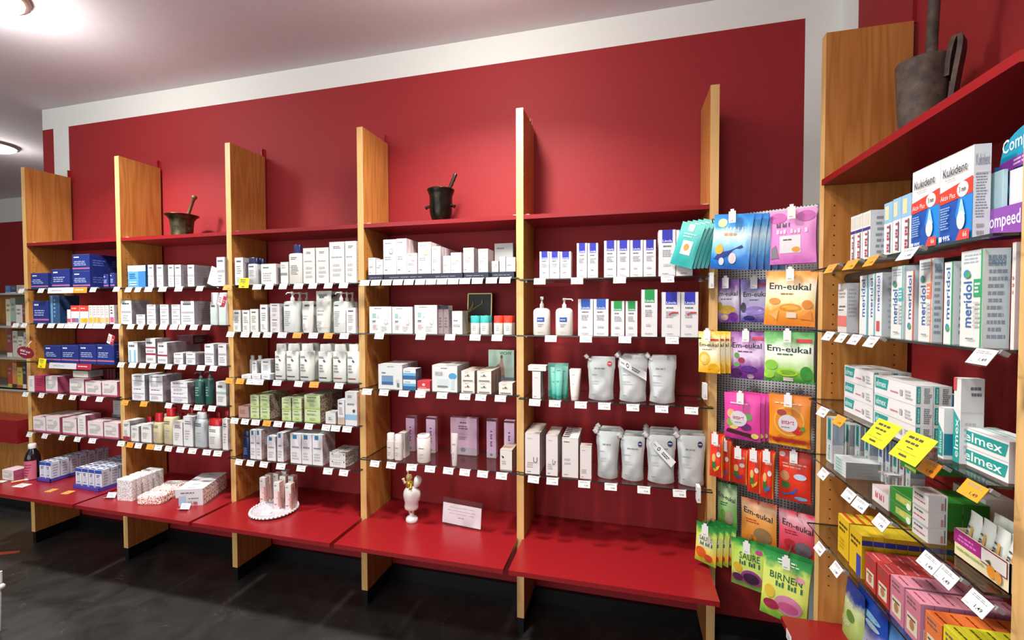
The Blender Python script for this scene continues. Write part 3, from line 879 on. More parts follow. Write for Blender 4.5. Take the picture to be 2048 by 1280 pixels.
def dotted(wv, dv, hv):
    g = G(); g.loft([(0, wv / 2, dv / 2), (hv * .97, wv / 2, dv / 2), (hv, wv / 2 - .002, dv / 2 - .002)], PAT, 24, 7, False)
    g.art(lambda a, b, k: (-wv / 2 + .008 + a * (wv - .016), -dv / 2 + .006 + b * (dv - .012), hv + EPS * (k + 1)), [('r', 0, 0, 1, 1, '#dededf'), ('l', .3, .4, .7, .6, 1, '#b9a0a8')])
    return g.mesh('gift_carton')


def speck(wv, dv, hv):
    g = G(); g.loft([(0, wv / 2 - .003, dv / 2 - .003), (.006, wv / 2, dv / 2), (hv - .006, wv / 2, dv / 2), (hv, wv / 2 - .005, dv / 2 - .005)], PATR, 24, 6, False)
    g.box(-.03, -.02, hv - .001, .03, .02, hv + .0008, '#dcd7d4'); return g.mesh('gift_pack')


file_of(P(233, 1000), atz(300, 934, ZB + .115), 6, .1, .115, dotted, 'grey dotted carton', 'gift_carton', 'grey dotted cartons', gaps=(1, 3))
file_of(P(271, 1010), atz(338, 958, ZB + .05), 3, .135, .045, speck, 'low red speckled pack', 'gift_pack', 'red speckled packs')
file_of(P(351, 1013), atz(404, 946, ZB + .088), 5, .135, .088, lambda a, b, c: carton_mesh(a, b, c, M('#dbdade'), [('r', 0, 0, .12, .5, '#b43038'), ('r', .12, .04, .38, .6, '#a9c4dc'), ('l', .15, .72, .8, .84, 1, INK), ('r', .45, .08, .6, .3, '#b9bcc8'), ('r', .66, .08, .8, .24, '#c06a78'), ('l', .45, .38, .9, .5, 1, '#777')], (), [('l', .35, .3, .65, .6, 1, '#8790a8')], {'R': PATR, 'L': PATR}, 'gift_carton'), 'white carton with red speckled side', 'gift_carton', 'white gift cartons')
for (u, v, nm) in ((221, 996, 'white price card beside the grey dotted cartons'), (369, 1019, 'white price card in front of the red speckled cartons')):
    p = P(u, v); g = G(); w_, h_ = .05, .03
    g.box(-w_ / 2, -.0005, 0, w_ / 2, .0005, h_, '#e4e6ee'); g.box(-w_ / 2, -.02, 0, w_ / 2, 0, .001, '#dfe2ea'); g.art(lambda a, b, k: (-w_ / 2 + a * w_, -.0005 - EPS * (k + 1), b * h_), [('l', .1, .2, .9, .8, 3, '#9a9ca8')])
    tag(link('price_card', g.mesh('price_card'), loc=(p.x, p.y, ZB), rot=(-.5, 0, .2)), nm, 'price card')

# ---------------------------------------------------------------- bay 2
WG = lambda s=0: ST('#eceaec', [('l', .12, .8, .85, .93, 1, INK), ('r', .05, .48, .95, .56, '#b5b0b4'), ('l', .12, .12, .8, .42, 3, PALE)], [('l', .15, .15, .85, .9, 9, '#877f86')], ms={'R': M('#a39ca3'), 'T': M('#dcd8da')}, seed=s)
S = (2, 'A')
put(S, 'light blue carton with green white top', 255.5, 291, 531, ST('#5fa3d8', [('r', 0, .74, 1, 1, '#dcefe4'), ('l', .1, .8, .6, .92, 1, '#93c4a8'), ('l', .08, .4, .5, .66, 3, '#2b61a6'), ('r', .6, 0, 1, .74, '#3b7fc0'), ('l', .1, .08, .55, .3, 2, '#cfe6f4')], ms={'R': M('#2f6eb0'), 'T': M('#d6e6dc')}), .075, rows=2)
for i, (a, c) in enumerate([(295.5, 307), (313, 326), (336, 347.5), (349.5, 361.5), (375, 388)]):
    put(S, 'slim carton with grey side', a, c, 529.5, WG(i), .1, rows=2)
put(S, 'white carton', 433, 452, 514, WG(5), .06)
S = (2, 'B')
put(S, 'white carton with grey side', 241.5, 263, 601, WG(1), .1); put(S, 'small white carton', 272.5, 290, 629, WG(2), .1, stack=1)
for i, (a, c, v) in enumerate([(293.5, 311, 609), (320, 337, 609), (343, 360, 609)]):
    put(S, 'white carton with grey side', a, c, v, WG(3 + i), .1, stack=2)
put(S, 'white carton with grey side', 361.5, 388, 602, WG(6), .12)
for a, c in ((419, 434), (436, 452)):
    bottle(S, 'white bottle with square cap', a, c, 604, 585, '#dfe5e1', '#e9e9ea', F=[('r', .1, .1, .9, .7, '#cfe0da'), ('l', .2, .75, .8, .9, 1, INK)], shoulder=0, capw=.9, pw=5, rows=2)
S = (2, 'C')
put(S, 'white carton with pale blue stripes', 256, 275, 684, ST('#e9ecef', [('r', .1, 0, .3, .6, '#8fc6dc'), ('r', .6, 0, .8, .6, '#8fc6dc'), ('l', .1, .72, .9, .9, 1, INK)], ms={'R': M('#b3a9ae')}), .09)
put(S, 'white carton with crimson band', 291, 310.5, 677, ST('#eceaec', [('r', 0, .32, 1, .4, '#9c2f45'), ('r', 0, .6, 1, .66, '#9c2f45'), ('l', .1, .75, .9, .9, 1, INK), ('l', .1, .08, .9, .25, 1, PALE), ('l', .1, .44, .9, .56, 1, PALE)], ms={'R': M('#ada2a8')}), .09)
put(S, 'white carton with crimson band', 315, 334, 685, ST('#eceaec', [('r', 0, .34, 1, .42, '#9c2f45'), ('l', .1, .75, .9, .9, 1, INK), ('l', .1, .08, .9, .25, 1, PALE), ('l', .1, .5, .9, .6, 1, PALE)], ms={'R': M('#ada2a8')}), .1, rows=2)
for a, c in ((347.5, 366), (372, 390.5)):
    put(S, 'low white carton', a, c, 706, WG(4), .09)
for a, c in ((409, 427.5), (436, 454)):
    put(S, 'white carton with grey side', a, c, 688, WG(7), .08, stack=1)
put(S, 'flat maroon carton on white ones', 352, 386, 671, ST('#5e2630', [('l', .2, .4, .8, .7, 1, '#7c3844')], ms={'T': M('#7c6a6c'), 'R': M('#4a1c26')}), .09, yf=-.15, zb=.1)
S = (2, 'D')
for i, (a, c, v, k) in enumerate([(263.5, 289, 749.5, 2), (298, 325, 751, 2), (341.5, 375, 764.5, 2)]):
    put(S, 'white carton pair with grey side', a, c, v, WG(2 + i), .11, stack=k)
for a, c, v in ((385.5, 402.5, 759), (408, 420, 757)):
    bottle(S, 'dark teal pump bottle', a, c, v, v - 14, '#2c5c54', '#40504c', pump=-1, F=[('l', .25, .3, .75, .7, 4, '#8fb3a8')], pw=2.4, flat=.9)
put(S, 'white carton with green band', 432, 452, 764, ST('#e6e8e8', [('r', 0, .48, 1, .58, '#9cc0b0'), ('l', .15, .7, .85, .9, 1, INK), ('l', .15, .15, .85, .4, 3, PALE)], ms={'R': M('#8f9592')}), .08)
S = (2, 'E')
RC = '#c01f26'
LT = [('l', .15, .72, .85, .86, 2, '#55524e'), ('l', .15, .2, .7, .55, 4, '#b9b6ae')]
put(S, 'white carton with red foot', 243.5, 259.5, 842, ST('#ebe7e4', [('r', 0, 0, 1, .2, '#a52a38')] + LT), .08)
put(S, 'white carton', 262, 277, 852, ST('#e6e6e2', LT), .07); put(S, 'white carton', 282, 302.5, 849, ST('#e8e8e4', LT), .07)
put(S, 'white carton', 262, 276, 840, ST('#ddd3d0', LT), .05, yf=-.18)
bottle(S, 'beige bottle with red cap', 303, 321, 845, 828, '#cfc49a', RC, shoulder=.06, F=LT, flat=.7); bottle(S, 'beige bottle with red cap', 324, 345, 834, 818, '#d0c69e', RC, shoulder=.06, F=LT, flat=.7)
put(S, 'white carton', 345.5, 365, 844, ST('#e9e8e4', LT), .06); put(S, 'tall white carton', 366.5, 385, 833, ST('#e3e4e4', LT), .06)
bottle(S, 'silvery film wrapped bottle', 386, 408, 838, 826, '#c3cdd2', '#d8dcde', shoulder=.3, F=LT, yf=-.264)
bottle(S, 'white bottle with slanted red cap', 414, 438, 852, 839, '#e3e3df', RC, shoulder=.04, F=LT, capw=1.0, flat=.5)
put(S, 'white carton', 444.5, 459.5, 838, ST('#e9e8e5', LT), .06)
for a, c, v in ((288, 302, 843), (323, 345, 824), (352, 364, 836), (371, 386, 824), (395, 410, 826), (428, 440, 834), (446, 458, 832)):
    bottle(S, 'white bottle with red cap behind', a, c, v + 4, v - 9, '#dcd8cc', RC, yf=-.175, shoulder=.06, flat=.7)

# ---------------------------------------------------------------- bay 3
CR = '#e9e8e2'
BT = [('l', .18, .8, .8, .92, 1, '#4c4f52'), ('l', .18, .4, .8, .72, 4, '#a4a8a4'), ('l', .18, .1, .7, .3, 3, '#c0c2be')]
S = (3, 'A')
put(S, 'tall white carton', 469.5, 486, 515, ST(CR, BT), .09)
bottle(S, 'grey white bottle with navy cap', 494, 512.5, 527, 515, '#cfd2d4', '#1d2450', shoulder=.05, capw=.95, F=BT, rows=2)
put(S, 'wide white carton', 522, 552, 527.5, ST(CR, [('l', .1, .75, .6, .88, 1, INK), ('l', .1, .15, .8, .6, 4, PALE)]), .06, rows=2)
put(S, 'white carton with grey band', 561, 576, 524, ST(CR, [('r', 0, .4, .9, .52, '#8e9498'), ('l', .1, .7, .8, .9, 2, PALE)]), .06)
bottle(S, 'big cream bottle with navy cap', 575.5, 604, 506, 489, '#e4e3da', '#1d2560', shoulder=.05, capw=.5, F=[('l', .2, .78, .7, .88, 2, INK), ('l', .2, .3, .75, .62, 6, '#8c9094')], flat=.5, pw=4)
for i, (a, c, v) in enumerate([(606, 629.5, 496), (631.5, 657, 495), (658.5, 688.5, 483.5), (690, 717.5, 482)]):
    put(S, 'tall white carton', a, c, v, ST('#e7e4e0', [('l', .25, .83, .75, .9, 2, INK), ('l', .1, .6, .9, .66, 1, '#a9a9a9'), ('l', .2, .15, .8, .5, 3, '#c6c2be')], seed=i), .07)
S = (3, 'B')
for i, (a, c, v) in enumerate([(466, 481, 620), (484.5, 499, 620), (500, 516, 618)]):
    put(S, 'small white carton', a, c, v, ST('#e6e5df', BT, seed=i), .07)
put(S, 'slim white carton', 520, 534.5, 609, ST('#e9eaee', BT, seed=4), .07); put(S, 'pair of stacked white cartons', 540, 559, 607, ST('#dfdede', BT), .07, stack=2, rows=2)
PB = [('l', .15, .82, .6, .9, 1, INK), ('l', .15, .2, .6, .7, 8, '#a9b0ac')]
bottle(S, 'white pump bottle', 564.5, 592, 602, 583, '#dfe5e0', '#e7e7e4', pump=-1, F=PB, flat=.6, shoulder=.06, rows=3, pw=4)
bottle(S, 'white pump bottle', 664.5, 690, 602, 583, '#e4e8e2', '#ecebe6', pump=-1, F=PB, flat=.6, shoulder=.06, rows=3, pw=4)
tube_pack(S, 'white squeeze tube', 597.5, 621, 602, None, '#e2e1db', '#e6e5e0', F=BT, rows=2)
tube_pack(S, 'big white squeeze tube', 623, 655, 581.5, None, '#e3e4da', '#dcdcd6', F=[('l', .1, .85, .9, .95, 1, INK), ('p', [(.6, .78), (.75, .82), (.9, .78), (.72, .75)], '#6d9c6a')] + BT, rows=2)
put(S, 'white carton', 692.5, 711, 615, ST('#e8e6e8', BT), .08)
S = (3, 'C')
for a, c in ((498, 508), (513, 523)):
    bottle(S, 'small white bottle with round cap', a, c, 718, 711, '#e4e4e0', '#d6d2ce', shoulder=.1, yf=-.165)
put(S, 'small white carton', 504, 513.5, 722, ST('#e6e7ea', BT), .06, yf=-.235); put(S, 'white carton', 522, 541, 719, ST('#e4e5e4', BT), .06, yf=-.235)
for i, (a, c) in enumerate([(483, 502), (504, 521), (523, 540)]):
    put(S, 'flat white sachet', a, c, 750 - i, ST('#eceef2', [('l', .2, .3, .8, .7, 1, '#b8bcc4')], name='sachet'), .045, yf=-.285 + .01, name='sachet', cat='sachet')
for i, (a, c) in enumerate([(547.5, 567), (570, 593.5), (597, 620.5), (634, 657.5), (663, 688), (692, 715.5)]):
    bc = '#3d4347' if i < 4 else '#8d3a44'
    bottle(S, 'white bottle with ' + ('dark band' if i < 4 else 'red band'), a, c, 702 + (i > 2), 688 + (i > 2), '#dfe2da', '#e6e4de', shoulder=.02, capw=.82, pw=3.6, flat=.7, rows=2,
           F=[('r', .14, .1, .8, .14, bc), ('l', .15, .76, .7, .84, 2, INK), ('p', [(.5, .7), (.6, .74), (.75, .66), (.6, .64)], '#55595c'), ('l', .15, .3, .6, .58, 3, '#8f9491')])
S = (3, 'D')
GS = patmat('brown_leaf_print', '#5a4a3c', '#8f8270', 90)
GF = [('l', .15, .78, .85, .88, 1, '#3f4a30'), ('l', .15, .5, .85, .66, 2, '#7d8d5a'), ('r', 0, 0, 1, .12, '#b3cf72'), ('e', .5, .26, .2, .08, '#a8c080')]
put(S, 'small pinkish carton', 477, 496, 813, ST('#b58a80', [('l', .1, .3, .8, .7, 3, '#8a6460')]), .08)
for i, (a, c, v) in enumerate([(500.5, 518, 790.5), (520, 539, 790), (563.5, 582, 796), (584, 603, 796), (608.5, 640, 790.5)]):
    put(S, 'pale green carton', a, c, v, ST('#cbdba6', GF, (), ms={'R': GS, 'L': GS, 'T': M('#98a27c')}, seed=i), .07 if i < 4 else .09, stack=2, rows=2)
put(S, 'small cream jar carton', 651, 671, 825, ST('#e6e1d8', [('r', .2, .15, .8, .75, '#cfd8da'), ('l', .3, .3, .7, .6, 2, INK)]), .06)
put(S, 'white carton', 675, 689, 800, ST('#e0e2e2', [('r', 0, 0, 1, .3, '#c9b49a')] + BT), .07); put(S, 'tall white carton with blue band', 690, 715, 784, ST('#e2e2e2', [('r', 0, .17, 1, .33, '#8db8da'), ('l', .2, .82, .6, .9, 2, INK), ('e', .75, .44, .12, .05, '#4b4744'), ('l', .15, .6, .8, .68, 1, '#7d8086')], ms={'R': M('#c59c88')}), .1, yf=-.27)
S = (3, 'E')
BQ = [('r', .22, .83, .6, .97, '#2778a8'), ('l', .12, .5, .88, .6, 1, '#8a8f98'), ('l', .12, .12, .8, .4, 3, '#c3c0c2')]
bottle(S, 'dark navy bottle', 484, 498, 873, 862, '#0e1e4a', '#101a3c', shoulder=.05, capw=.9, F=[('l', .2, .15, .8, .5, 4, '#6c7ca8')])
WB_ = lambda s=0: ST('#e8e7e9', BQ, ms={'R': patmat('rosy_speckle_print', '#9a8484', '#b3a09e', 80)}, seed=s)
for i, (a, c, v) in enumerate([(500, 511, 860), (511.5, 522.5, 860)]):
    put(S, 'white carton with blue square', a, c, v, WB_(i), .12)
put(S, 'white carton with blue square', 534, 551, 873, WB_(3), .07); put(S, 'white carton with blue square', 554, 566.5, 866, WB_(4), .12)
for i, (a, c) in enumerate([(580.5, 602), (603, 623.5), (624.5, 645)]):
    put(S, 'white carton with blue square', a, c, 868 + i, WB_(5 + i), .1)
put(S, 'flat white box', 659, 691, 905, ST('#e4e2e0', [('l', .15, .3, .85, .75, 2, PALE), ('e', .18, .75, .03, .1, '#2a2a34'), ('e', .9, .75, .03, .1, '#2a2a34')], ms={'R': patmat('grey_black_print', '#3b3836', '#bcb4b0', 110), 'T': patmat('grey_black_print', '#3b3836', '#bcb4b0', 110)}), .12, stack=2)

# round lace tray with tall pink cartons
c0 = P(549, 1022)
g = G(); n = 48; r = .112
prof = []
LACE = patmat('lace_print', '#988a92', '#cfc6cd', 260)
g.lathe([(r * .8, 0), (r * .97, .006), (r, .016), (r * .985, .017), (r * .94, .009), (.001, .0085)], LACE, 48)
tray = link('lace_tray', g.mesh('lace_tray'), loc=(c0.x, c0.y, ZB)); tag(tray, 'round tray with white lace edge holding slim pink cartons', 'tray')
g = G()
for i in range(40):
    a = 2 * PI * i / 40; g.tube([(r * .97 * math.cos(a), r * .97 * math.sin(a), .013), (r * 1.03 * math.cos(a), r * 1.03 * math.sin(a), .016)], .006, M('#efe8ea', .5), 6)
link('lace_edge', g.mesh('lace_edge'), tray)
TP = ST('#e9d9d8', [('r', 0, .72, 1, 1, '#e4e8de'), ('r', .3, .2, .75, .68, '#ecd0cf'), ('r', .75, .1, 1, .66, '#c98f86'), ('l', .15, .84, .6, .92, 1, '#7b8a7c'), ('l', .1, .14, .6, .2, 1, '#a5564f'), ('e', .62, .42, .06, .02, '#8e3a34')], ms={'R': M('#d9a79c'), 'L': M('#e0c9c4')})
for i, (u, v, h, rz) in enumerate([(520, 1010, .137, .12), (531, 1005, .143, .05), (547, 1003, .145, 0), (548, 1021, .138, .1), (560, 1013, .15, .15), (571, 1024, .135, .1), (577, 1012, .15, 0), (563, 1000, .15, .02)]):
    o = on_base('slim pink and white carton', u, v, .032, .032, h, TP, 'slim_carton', 'carton', rz, (3, 'Z'), z=ZB + .0172 * 0 + .0093)
    REG[-1]['end'] = 'standing on the round lace tray'; REG[-1]['group'] = 'slim pink cartons on the lace tray'
p = P(532, 1031); g = G(); g.box(-.022, -.014, 0, .022, .014, .0015, '#e7eaee'); g.art(lambda a, b, k: (-.022 + a * .044, -.014 + b * .028, .0015 + EPS * (k + 1)), [('l', .1, .2, .9, .8, 3, '#8f98a0')])
tag(link('price_card', g.mesh('price_card'), loc=(p.x, p.y, ZB + .012), rot=(.35, 0, .3)), 'small white price card on the round lace tray', 'price card')
# ---------------------------------------------------------------- bay 4
S = (4, 'A')
VT = lambda s, acc='#b9b9b4': [('l', .1, .86, .7, .92, 1, '#8a8c90'), ('l', .1, .4, .7, .52, 2, '#9a9ca0'), ('l', .1, .1, .4, .15, 1, '#3d4046')] + ([('e', .6, .66, .18, .08 if s else .05, acc), ('e', .6, .66, .12, .05 if s else .03, '#ece8e4')] if s >= 0 else [])
VS = lambda s=0, acc='#b9b9b4': ST('#ebe8e4', VT(s, acc), (), ms={'R': M('#cbb9bb'), 'L': M('#cbb9bb')}, seed=s)
RISE = [(736, 766), (768, 864), (864, 925), (928, 977), (984, 1028)]
for i, (a, c) in enumerate(RISE):
    xa, xb = X_at(a, 555, -.262), X_at(c, 555, -.262)
    g = G(); g.box(xa, -.2625, 0, xb, -.06, .028, '#23283c'); g.art(lambda q, b, k: (xa + q * (xb - xa), -.2625 - EPS * (k + 1), b * .028), [('l', .05, .35, .95, .6, 1, '#7b8090')], i)
    o = link('riser', g.mesh('riser'), loc=(0, 0, ZS[S])); reg(o, 'dark blue display riser', 'riser', S, xa, group='dark blue risers under white cartons')
for i, (a, c, v, s, rows, acc) in enumerate([(736.5, 751, 515.5, 0, 1, '#ddd'), (752, 766, 519, 1, 1, '#b9b9b4'), (766.5, 792.5, 479, 1, 1, '#a9a9a9'), (793, 813, 477, -1, 6, ''), (813.5, 834, 506, 0, 1, '#b9b9b4'), (836, 861.5, 484, 1, 4, '#d8c890'),
                                             (863, 881, 492.5, -1, 7, ''), (886, 901, 511.5, -1, 2, ''), (901.5, 922.5, 505, 1, 3, '#d8c890'), (926.5, 947.5, 495.5, 1, 2, '#c9c690'), (956.5, 976, 497.5, 1, 2, '#c9c690'),
                                             (983.5, 997, 522, 0, 1, '#b9b9b4'), (999, 1011, 513, -1, 1, ''), (1012, 1033, 514.5, -1, 1, '')]):
    put(S, 'white carton' if c - a < 22 else 'wide white carton', a, c, v, VS(s, acc) if acc else VS(-1), .03 if rows > 3 else .045, rows=rows, yf=-.262, zb=.028)
    if rows == 6:
        pass
put(S, 'silver grey carton at the back', 989, 1026, 486.5, ST('#a9aba8', [('l', .1, .82, .6, .9, 1, '#6e706e'), ('l', .1, .35, .8, .42, 1, '#4b4d4c')], ms={'R': M('#8e8886')}), .04, yf=-.17)
S = (4, 'B')
V3 = [('l', .2, .9, .6, .95, 1, '#7b8085'), ('r', .14, .58, .3, .74, '#9cc4c0'), ('e', .4, .62, .06, .06, '#c9d4d2'), ('e', .76, .42, .1, .1, '#cfcac4'), ('e', .76, .42, .06, .06, '#e9e6e0'), ('l', .14, .14, .4, .34, 3, '#d3aeb0'), ('l', .5, .1, .85, .3, 3, '#c9c9c6'), ('l', .14, .4, .35, .5, 1, INK)]
for i, (a, c, v) in enumerate([(738.5, 783, 613), (784, 825, 613.5), (829, 874, 610)]):
    put(S, 'big white gift carton', a, c, v, ST('#dfe5e1', V3, (), ms={'R': M('#8e7f80')}, seed=i), .07)
for i, (a, c) in enumerate([(876, 886), (887, 897)]):
    put(S, 'slim brownish carton with dark top', a, c, 611, ST('#9d8988', [('r', 0, .87, 1, 1, '#2b2438'), ('l', .2, .2, .8, .6, 4, '#6d5b5c')]), .05, yf=-.245)
put(S, 'white carton', 904, 924.5, 622, ST('#e6e4de', [('l', .1, .3, .9, .42, 2, '#6d7074'), ('l', .1, .55, .8, .62, 1, INK)], [('r', .15, .0, .3, 1, '#b5ae9e')], ms={'R': M('#cbc5b8')}), .075)
for i, (a, c, col) in enumerate([(939.5, 957.5, '#3fb3ae'), (958.5, 977, '#3fb3ae'), (986, 1004.5, '#e2402a'), (1005.5, 1024, '#e2402a')]):
    bottle(S, 'roll-on deodorant with ' + ('teal' if i < 2 else 'red') + ' cap', a, c, 646, 631.5, '#e9e8e3', col, shoulder=0, capw=.98, pw=2.4, flat=.8, F=[('l', .3, .3, .7, .8, 3, '#a9b3b3')], rows=2, name='deodorant')
# framed relief plaque leaning at the back
x0, x1 = X_at(934, 610, -.07), X_at(983, 610, -.07); z1 = aty(958, 586, -.07).z; zz = ZS[S]
g = G(); wq, hq = x1 - x0, z1 - zz
g.box(0, 0, 0, wq, .012, hq, '#1f1d1a')
g.gn = 1
g.art(lambda a, b, k: (a * wq, -EPS * (k + 1) * 2, b * hq), [('r', .02, .03, .98, .35, '#a08c5e')])
rng = random.Random(5)
for cx, bh in ((.22, .8), (.6, .86)):
    g.loft([(hq * .25, wq * .12, .004), (hq * .5, wq * .1, .006), (hq * bh * .85, wq * .06, .005), (hq * bh, wq * .02, .002)], M('#8d7b52', .5, .3), 12)
    q = len(g.v)
    for i in range(q - 48, q):
        v = g.v[i]; g.v[i] = (v[0] + cx * wq, v[1] - .002, v[2])
for i in range(14):
    cx, cz = rng.uniform(.1, .9) * wq, rng.uniform(.08, .4) * hq
    g.box(cx, -.004, cz, cx + wq * .07, 0, cz + hq * .06, M('#b7a26c', .5, .3))
o = link('relief_plaque', g.mesh('relief_plaque'), loc=(x0, -.07, zz), rot=(-.08, 0, 0)); tag(o, 'small framed relief picture with golden figures behind the roll-on deodorants', 'picture')
g = G(); gold = M('#c9b377', .3, .7)
for bx in ((0, -.004, 0, .005, .014, hq), (wq - .005, -.004, 0, wq, .014, hq), (0, -.004, 0, wq, .014, .005), (0, -.004, hq - .005, wq, .014, hq)):
    g.box(*bx, gold)
link('picture_frame', g.mesh('picture_frame'), o)
S = (4, 'C')
BL = [('l', .35, .88, .7, .94, 1, '#8d9298'), ('r', .14, .18, .62, .55, '#6d93b4'), ('r', .14, .18, .62, .3, '#2f5f92'), ('l', .14, .62, .35, .7, 1, INK), ('r', .78, .1, .88, .26, '#6c7a72'), ('l', .74, .3, .9, .4, 2, '#c3a9ab')]
put(S, 'big white carton with blue picture', 756.5, 804.5, 729, ST('#dcdfdd', BL, (), ms={'R': M('#9b8a88'), 'T': M('#d9cfca')}), .08, rows=2)
put(S, 'small carton with blue picture', 806, 831.5, 738, ST('#e3e8ea', [('r', 0, 0, 1, .36, '#2a6398'), ('r', 0, .36, 1, .62, '#6fb0d4'), ('l', .1, .7, .7, .85, 1, '#9aa')], ms={'R': M('#41536c')}), .06, stack=2)
put(S, 'small red carton', 834.5, 860, 762, ST('#cf3036', [('r', 0, 0, 1, .22, '#e9cfcb'), ('e', .5, .62, .12, .14, '#f0c9c4'), ('l', .1, .28, .8, .38, 1, '#f3d8d4')], ms={'R': M('#a82028'), 'T': M('#b9343a')}), .06)
put(S, 'white carton with blue lamp picture', 864, 914.5, 731, ST('#dfe2df', [('l', .35, .86, .65, .92, 1, INK), ('e', .82, .6, .16, .12, '#4d9ccc'), ('r', .76, .1, .88, .5, '#bcd6e2'), ('r', .2, .2, .65, .48, '#d0dadb'), ('r', .22, .18, .62, .23, '#6f7f86'), ('l', .12, .62, .5, .78, 2, '#a4a9aa')], (), ms={'R': M('#a39c98'), 'T': M('#d5cfc8')}), .08, rows=2)
CF = [('l', .25, .8, .6, .88, 1, '#8d8f90'), ('l', .25, .45, .75, .6, 1, '#7a7a78'), ('r', .12, .08, .88, .16, '#6f6a64'), ('e', .5, .62, .07, .06, '#5b5854')]
for a, c, v in ((922.5, 949, 742), (954, 982.5, 742)):
    put(S, 'small cream white carton', a, c, v, ST('#e8e4da', CF, (), ms={'R': M('#a58c80'), 'T': M('#cdb9aa')}), .05, stack=2, rows=3)
put(S, 'low cream white carton', 997.5, 1025, 766, ST('#e8e4da', CF, (), ms={'R': M('#a58c80'), 'T': M('#d5c4b6')}), .06)
x0, x1 = X_at(977, 740, -.1), X_at(1028, 740, -.1); z1 = aty(1002, 700, -.1).z; wq, hq = x1 - x0, z1 - ZS[S]
g = G(); g.box(0, 0, 0, wq, .012, hq, '#cdeedd', dict(R=M('#b8d4c4')))
g.art(lambda a, b, k: (a * wq, -EPS * (k + 1), b * hq), [('r', 0, 0, 1, .28, '#7f95a0'), ('p', [(.4, .1), (.66, .1), (.62, .5), (.56, .78), (.48, .8), (.42, .55)], '#b98f84'), ('e', .52, .82, .05, .05, '#6d4a3a'), ('p', [(.43, .08), (.68, .08), (.64, .34), (.46, .34)], '#7d7f9c'), ('t', 'VICHY', .44, .88, .92, .96, '#4d6e62'), ('p', [(.3, .5), (.44, .58), (.42, .64), (.28, .56)], '#a8776a')])
tag(link('display_card', g.mesh('display_card'), loc=(x0, -.1, ZS[S])), 'mint green upright display card with a standing woman, behind cream cartons', 'display card')
S = (4, 'D')
SB = [('l', .15, .62, .8, .7, 1, '#8a7d7c'), ('l', .15, .2, .7, .45, 2, '#c4b4b2')]
bottle(S, 'small cream bottle with white cap', 772, 786, 883, 868, '#e6ddd9', '#e6e4e0', shoulder=0, capw=.96, pw=3, flat=.8, F=SB, yf=-.25)
bottle(S, 'small cream bottle with white cap', 787.5, 801.5, 884, 870, '#e6ddd9', '#e6e4e0', shoulder=0, capw=.96, pw=3, flat=.8, F=SB, yf=-.255)
put(S, 'small cream carton behind bottles', 797, 810, 866, ST('#e2d8d4', SB), .05, yf=-.215)
PKS = '#e8c2e2'
for i, (a, c, v) in enumerate([(811.5, 829, 833), (852, 870.5, 835), (973, 992, 839), (1008, 1028.5, 842)]):
    put(S, 'tall lilac pink carton', a, c, v, ST(PKS, [('r', 0, .95, 1, 1, '#5b1c28'), ('r', 0, 0, 1, .14, '#cfc6c8'), ('t', '~', .4, .3, .6, .72, '#6a3f6e', 90), ('e', .5, .08, .15, .03, '#8a7a80')], (), seed=i), .03, yf=-.11)
x0, x1 = X_at(901, 860, -.1), X_at(953.5, 860, -.1); z1 = aty(927, 836, -.1).z; wq, hq = x1 - x0, z1 - ZS[S]
g = G(); g.box(0, 0, 0, wq, .03, hq, '#e8c4dc'); g.art(lambda a, b, k: (a * wq, -EPS * (k + 1), b * hq), [('r', 0, 0, 1, .2, '#c9c0c6'), ('l', .35, .84, .7, .9, 1, '#4b3548'), ('l', .3, .68, .75, .8, 2, '#7b5a74'), ('r', .2, .56, .7, .565, '#a57a9a'), ('e', .48, .14, .1, .06, '#8f8a98'), ('l', .3, .4, .65, .5, 2, '#b586a8')])
reg(link('carton', g.mesh('carton'), loc=(x0, -.1, ZS[S])), 'wide pink carton', 'carton', S, x0)
bottle(S, 'round white jar', 829.5, 855, 877, 872, '#e6dfd8', '#e9e4de', shoulder=.04, capw=.9, pw=2, flat=.9, F=[('l', .25, .55, .8, .62, 1, '#7d6f6a'), ('l', .3, .15, .7, .4, 2, '#c9bcb4')], name='cosmetic_jar', cat='jar')
tube_pack(S, 'slim cream tube', 900, 914, 868, None, '#dccfcd', '#d5c9c8', F=SB)
put(S, 'cream carton with dark print', 1000, 1024, 900, ST('#e5e2da', [('p', [(.12, .7), (.2, .6), (.3, .58), (.34, .66), (.2, .72)], '#3c3a3a'), ('l', .12, .3, .6, .5, 2, '#b4b0a8'), ('r', 0, 0, 1, .06, '#8e979c')], (), ms={'R': M('#a5887c'), 'T': M('#c7b0a4')}), .05, rows=2)

# figurine and little sign on the red base
p = P(820, 1046); g = G()
PORC = M('#e9e4e0', .18, coat=.5); GLD = M('#c9a94a', .28, .8)
g.loft([(0, .028, .024), (.004, .031, .027), (.018, .029, .025), (.026, .02, .018), (.03, .012, .012), (.045, .011, .011)], PORC, 24)
g.loft([(.06, .028, .024, -.001, 0), (.064, .034, .029, -.001, 0), (.075, .036, .03, -.001, 0), (.095, .034, .03, 0, 0), (.11, .04, .036, .002, 0), (.135, .044, .038, .002, 0), (.15, .041, .034, .002, 0), (.165, .03, .024, 0, 0), (.175, .022, .018, 0, 0)], PORC, 28)
o = link('porcelain_figurine', g.mesh('porcelain_figurine'), loc=(p.x, p.y + .02, ZB)); tag(o, 'white and gold porcelain figurine standing on the red base board', 'figurine')
g = G()
for sx in (-.01, .006):
    g.tube([(sx, 0, .04), (sx + .002, -.002, .066)], .006, M('#e3b98a', .3))
link('legs', g.mesh('legs'), o)
g = G(); g.loft([(.165, .016, .014, -.008, -.006), (.19, .02, .016, -.008, -.006), (.2, .017, .014, -.008, -.006), (.207, .008, .008, -.008, -.006)], GLD, 20)
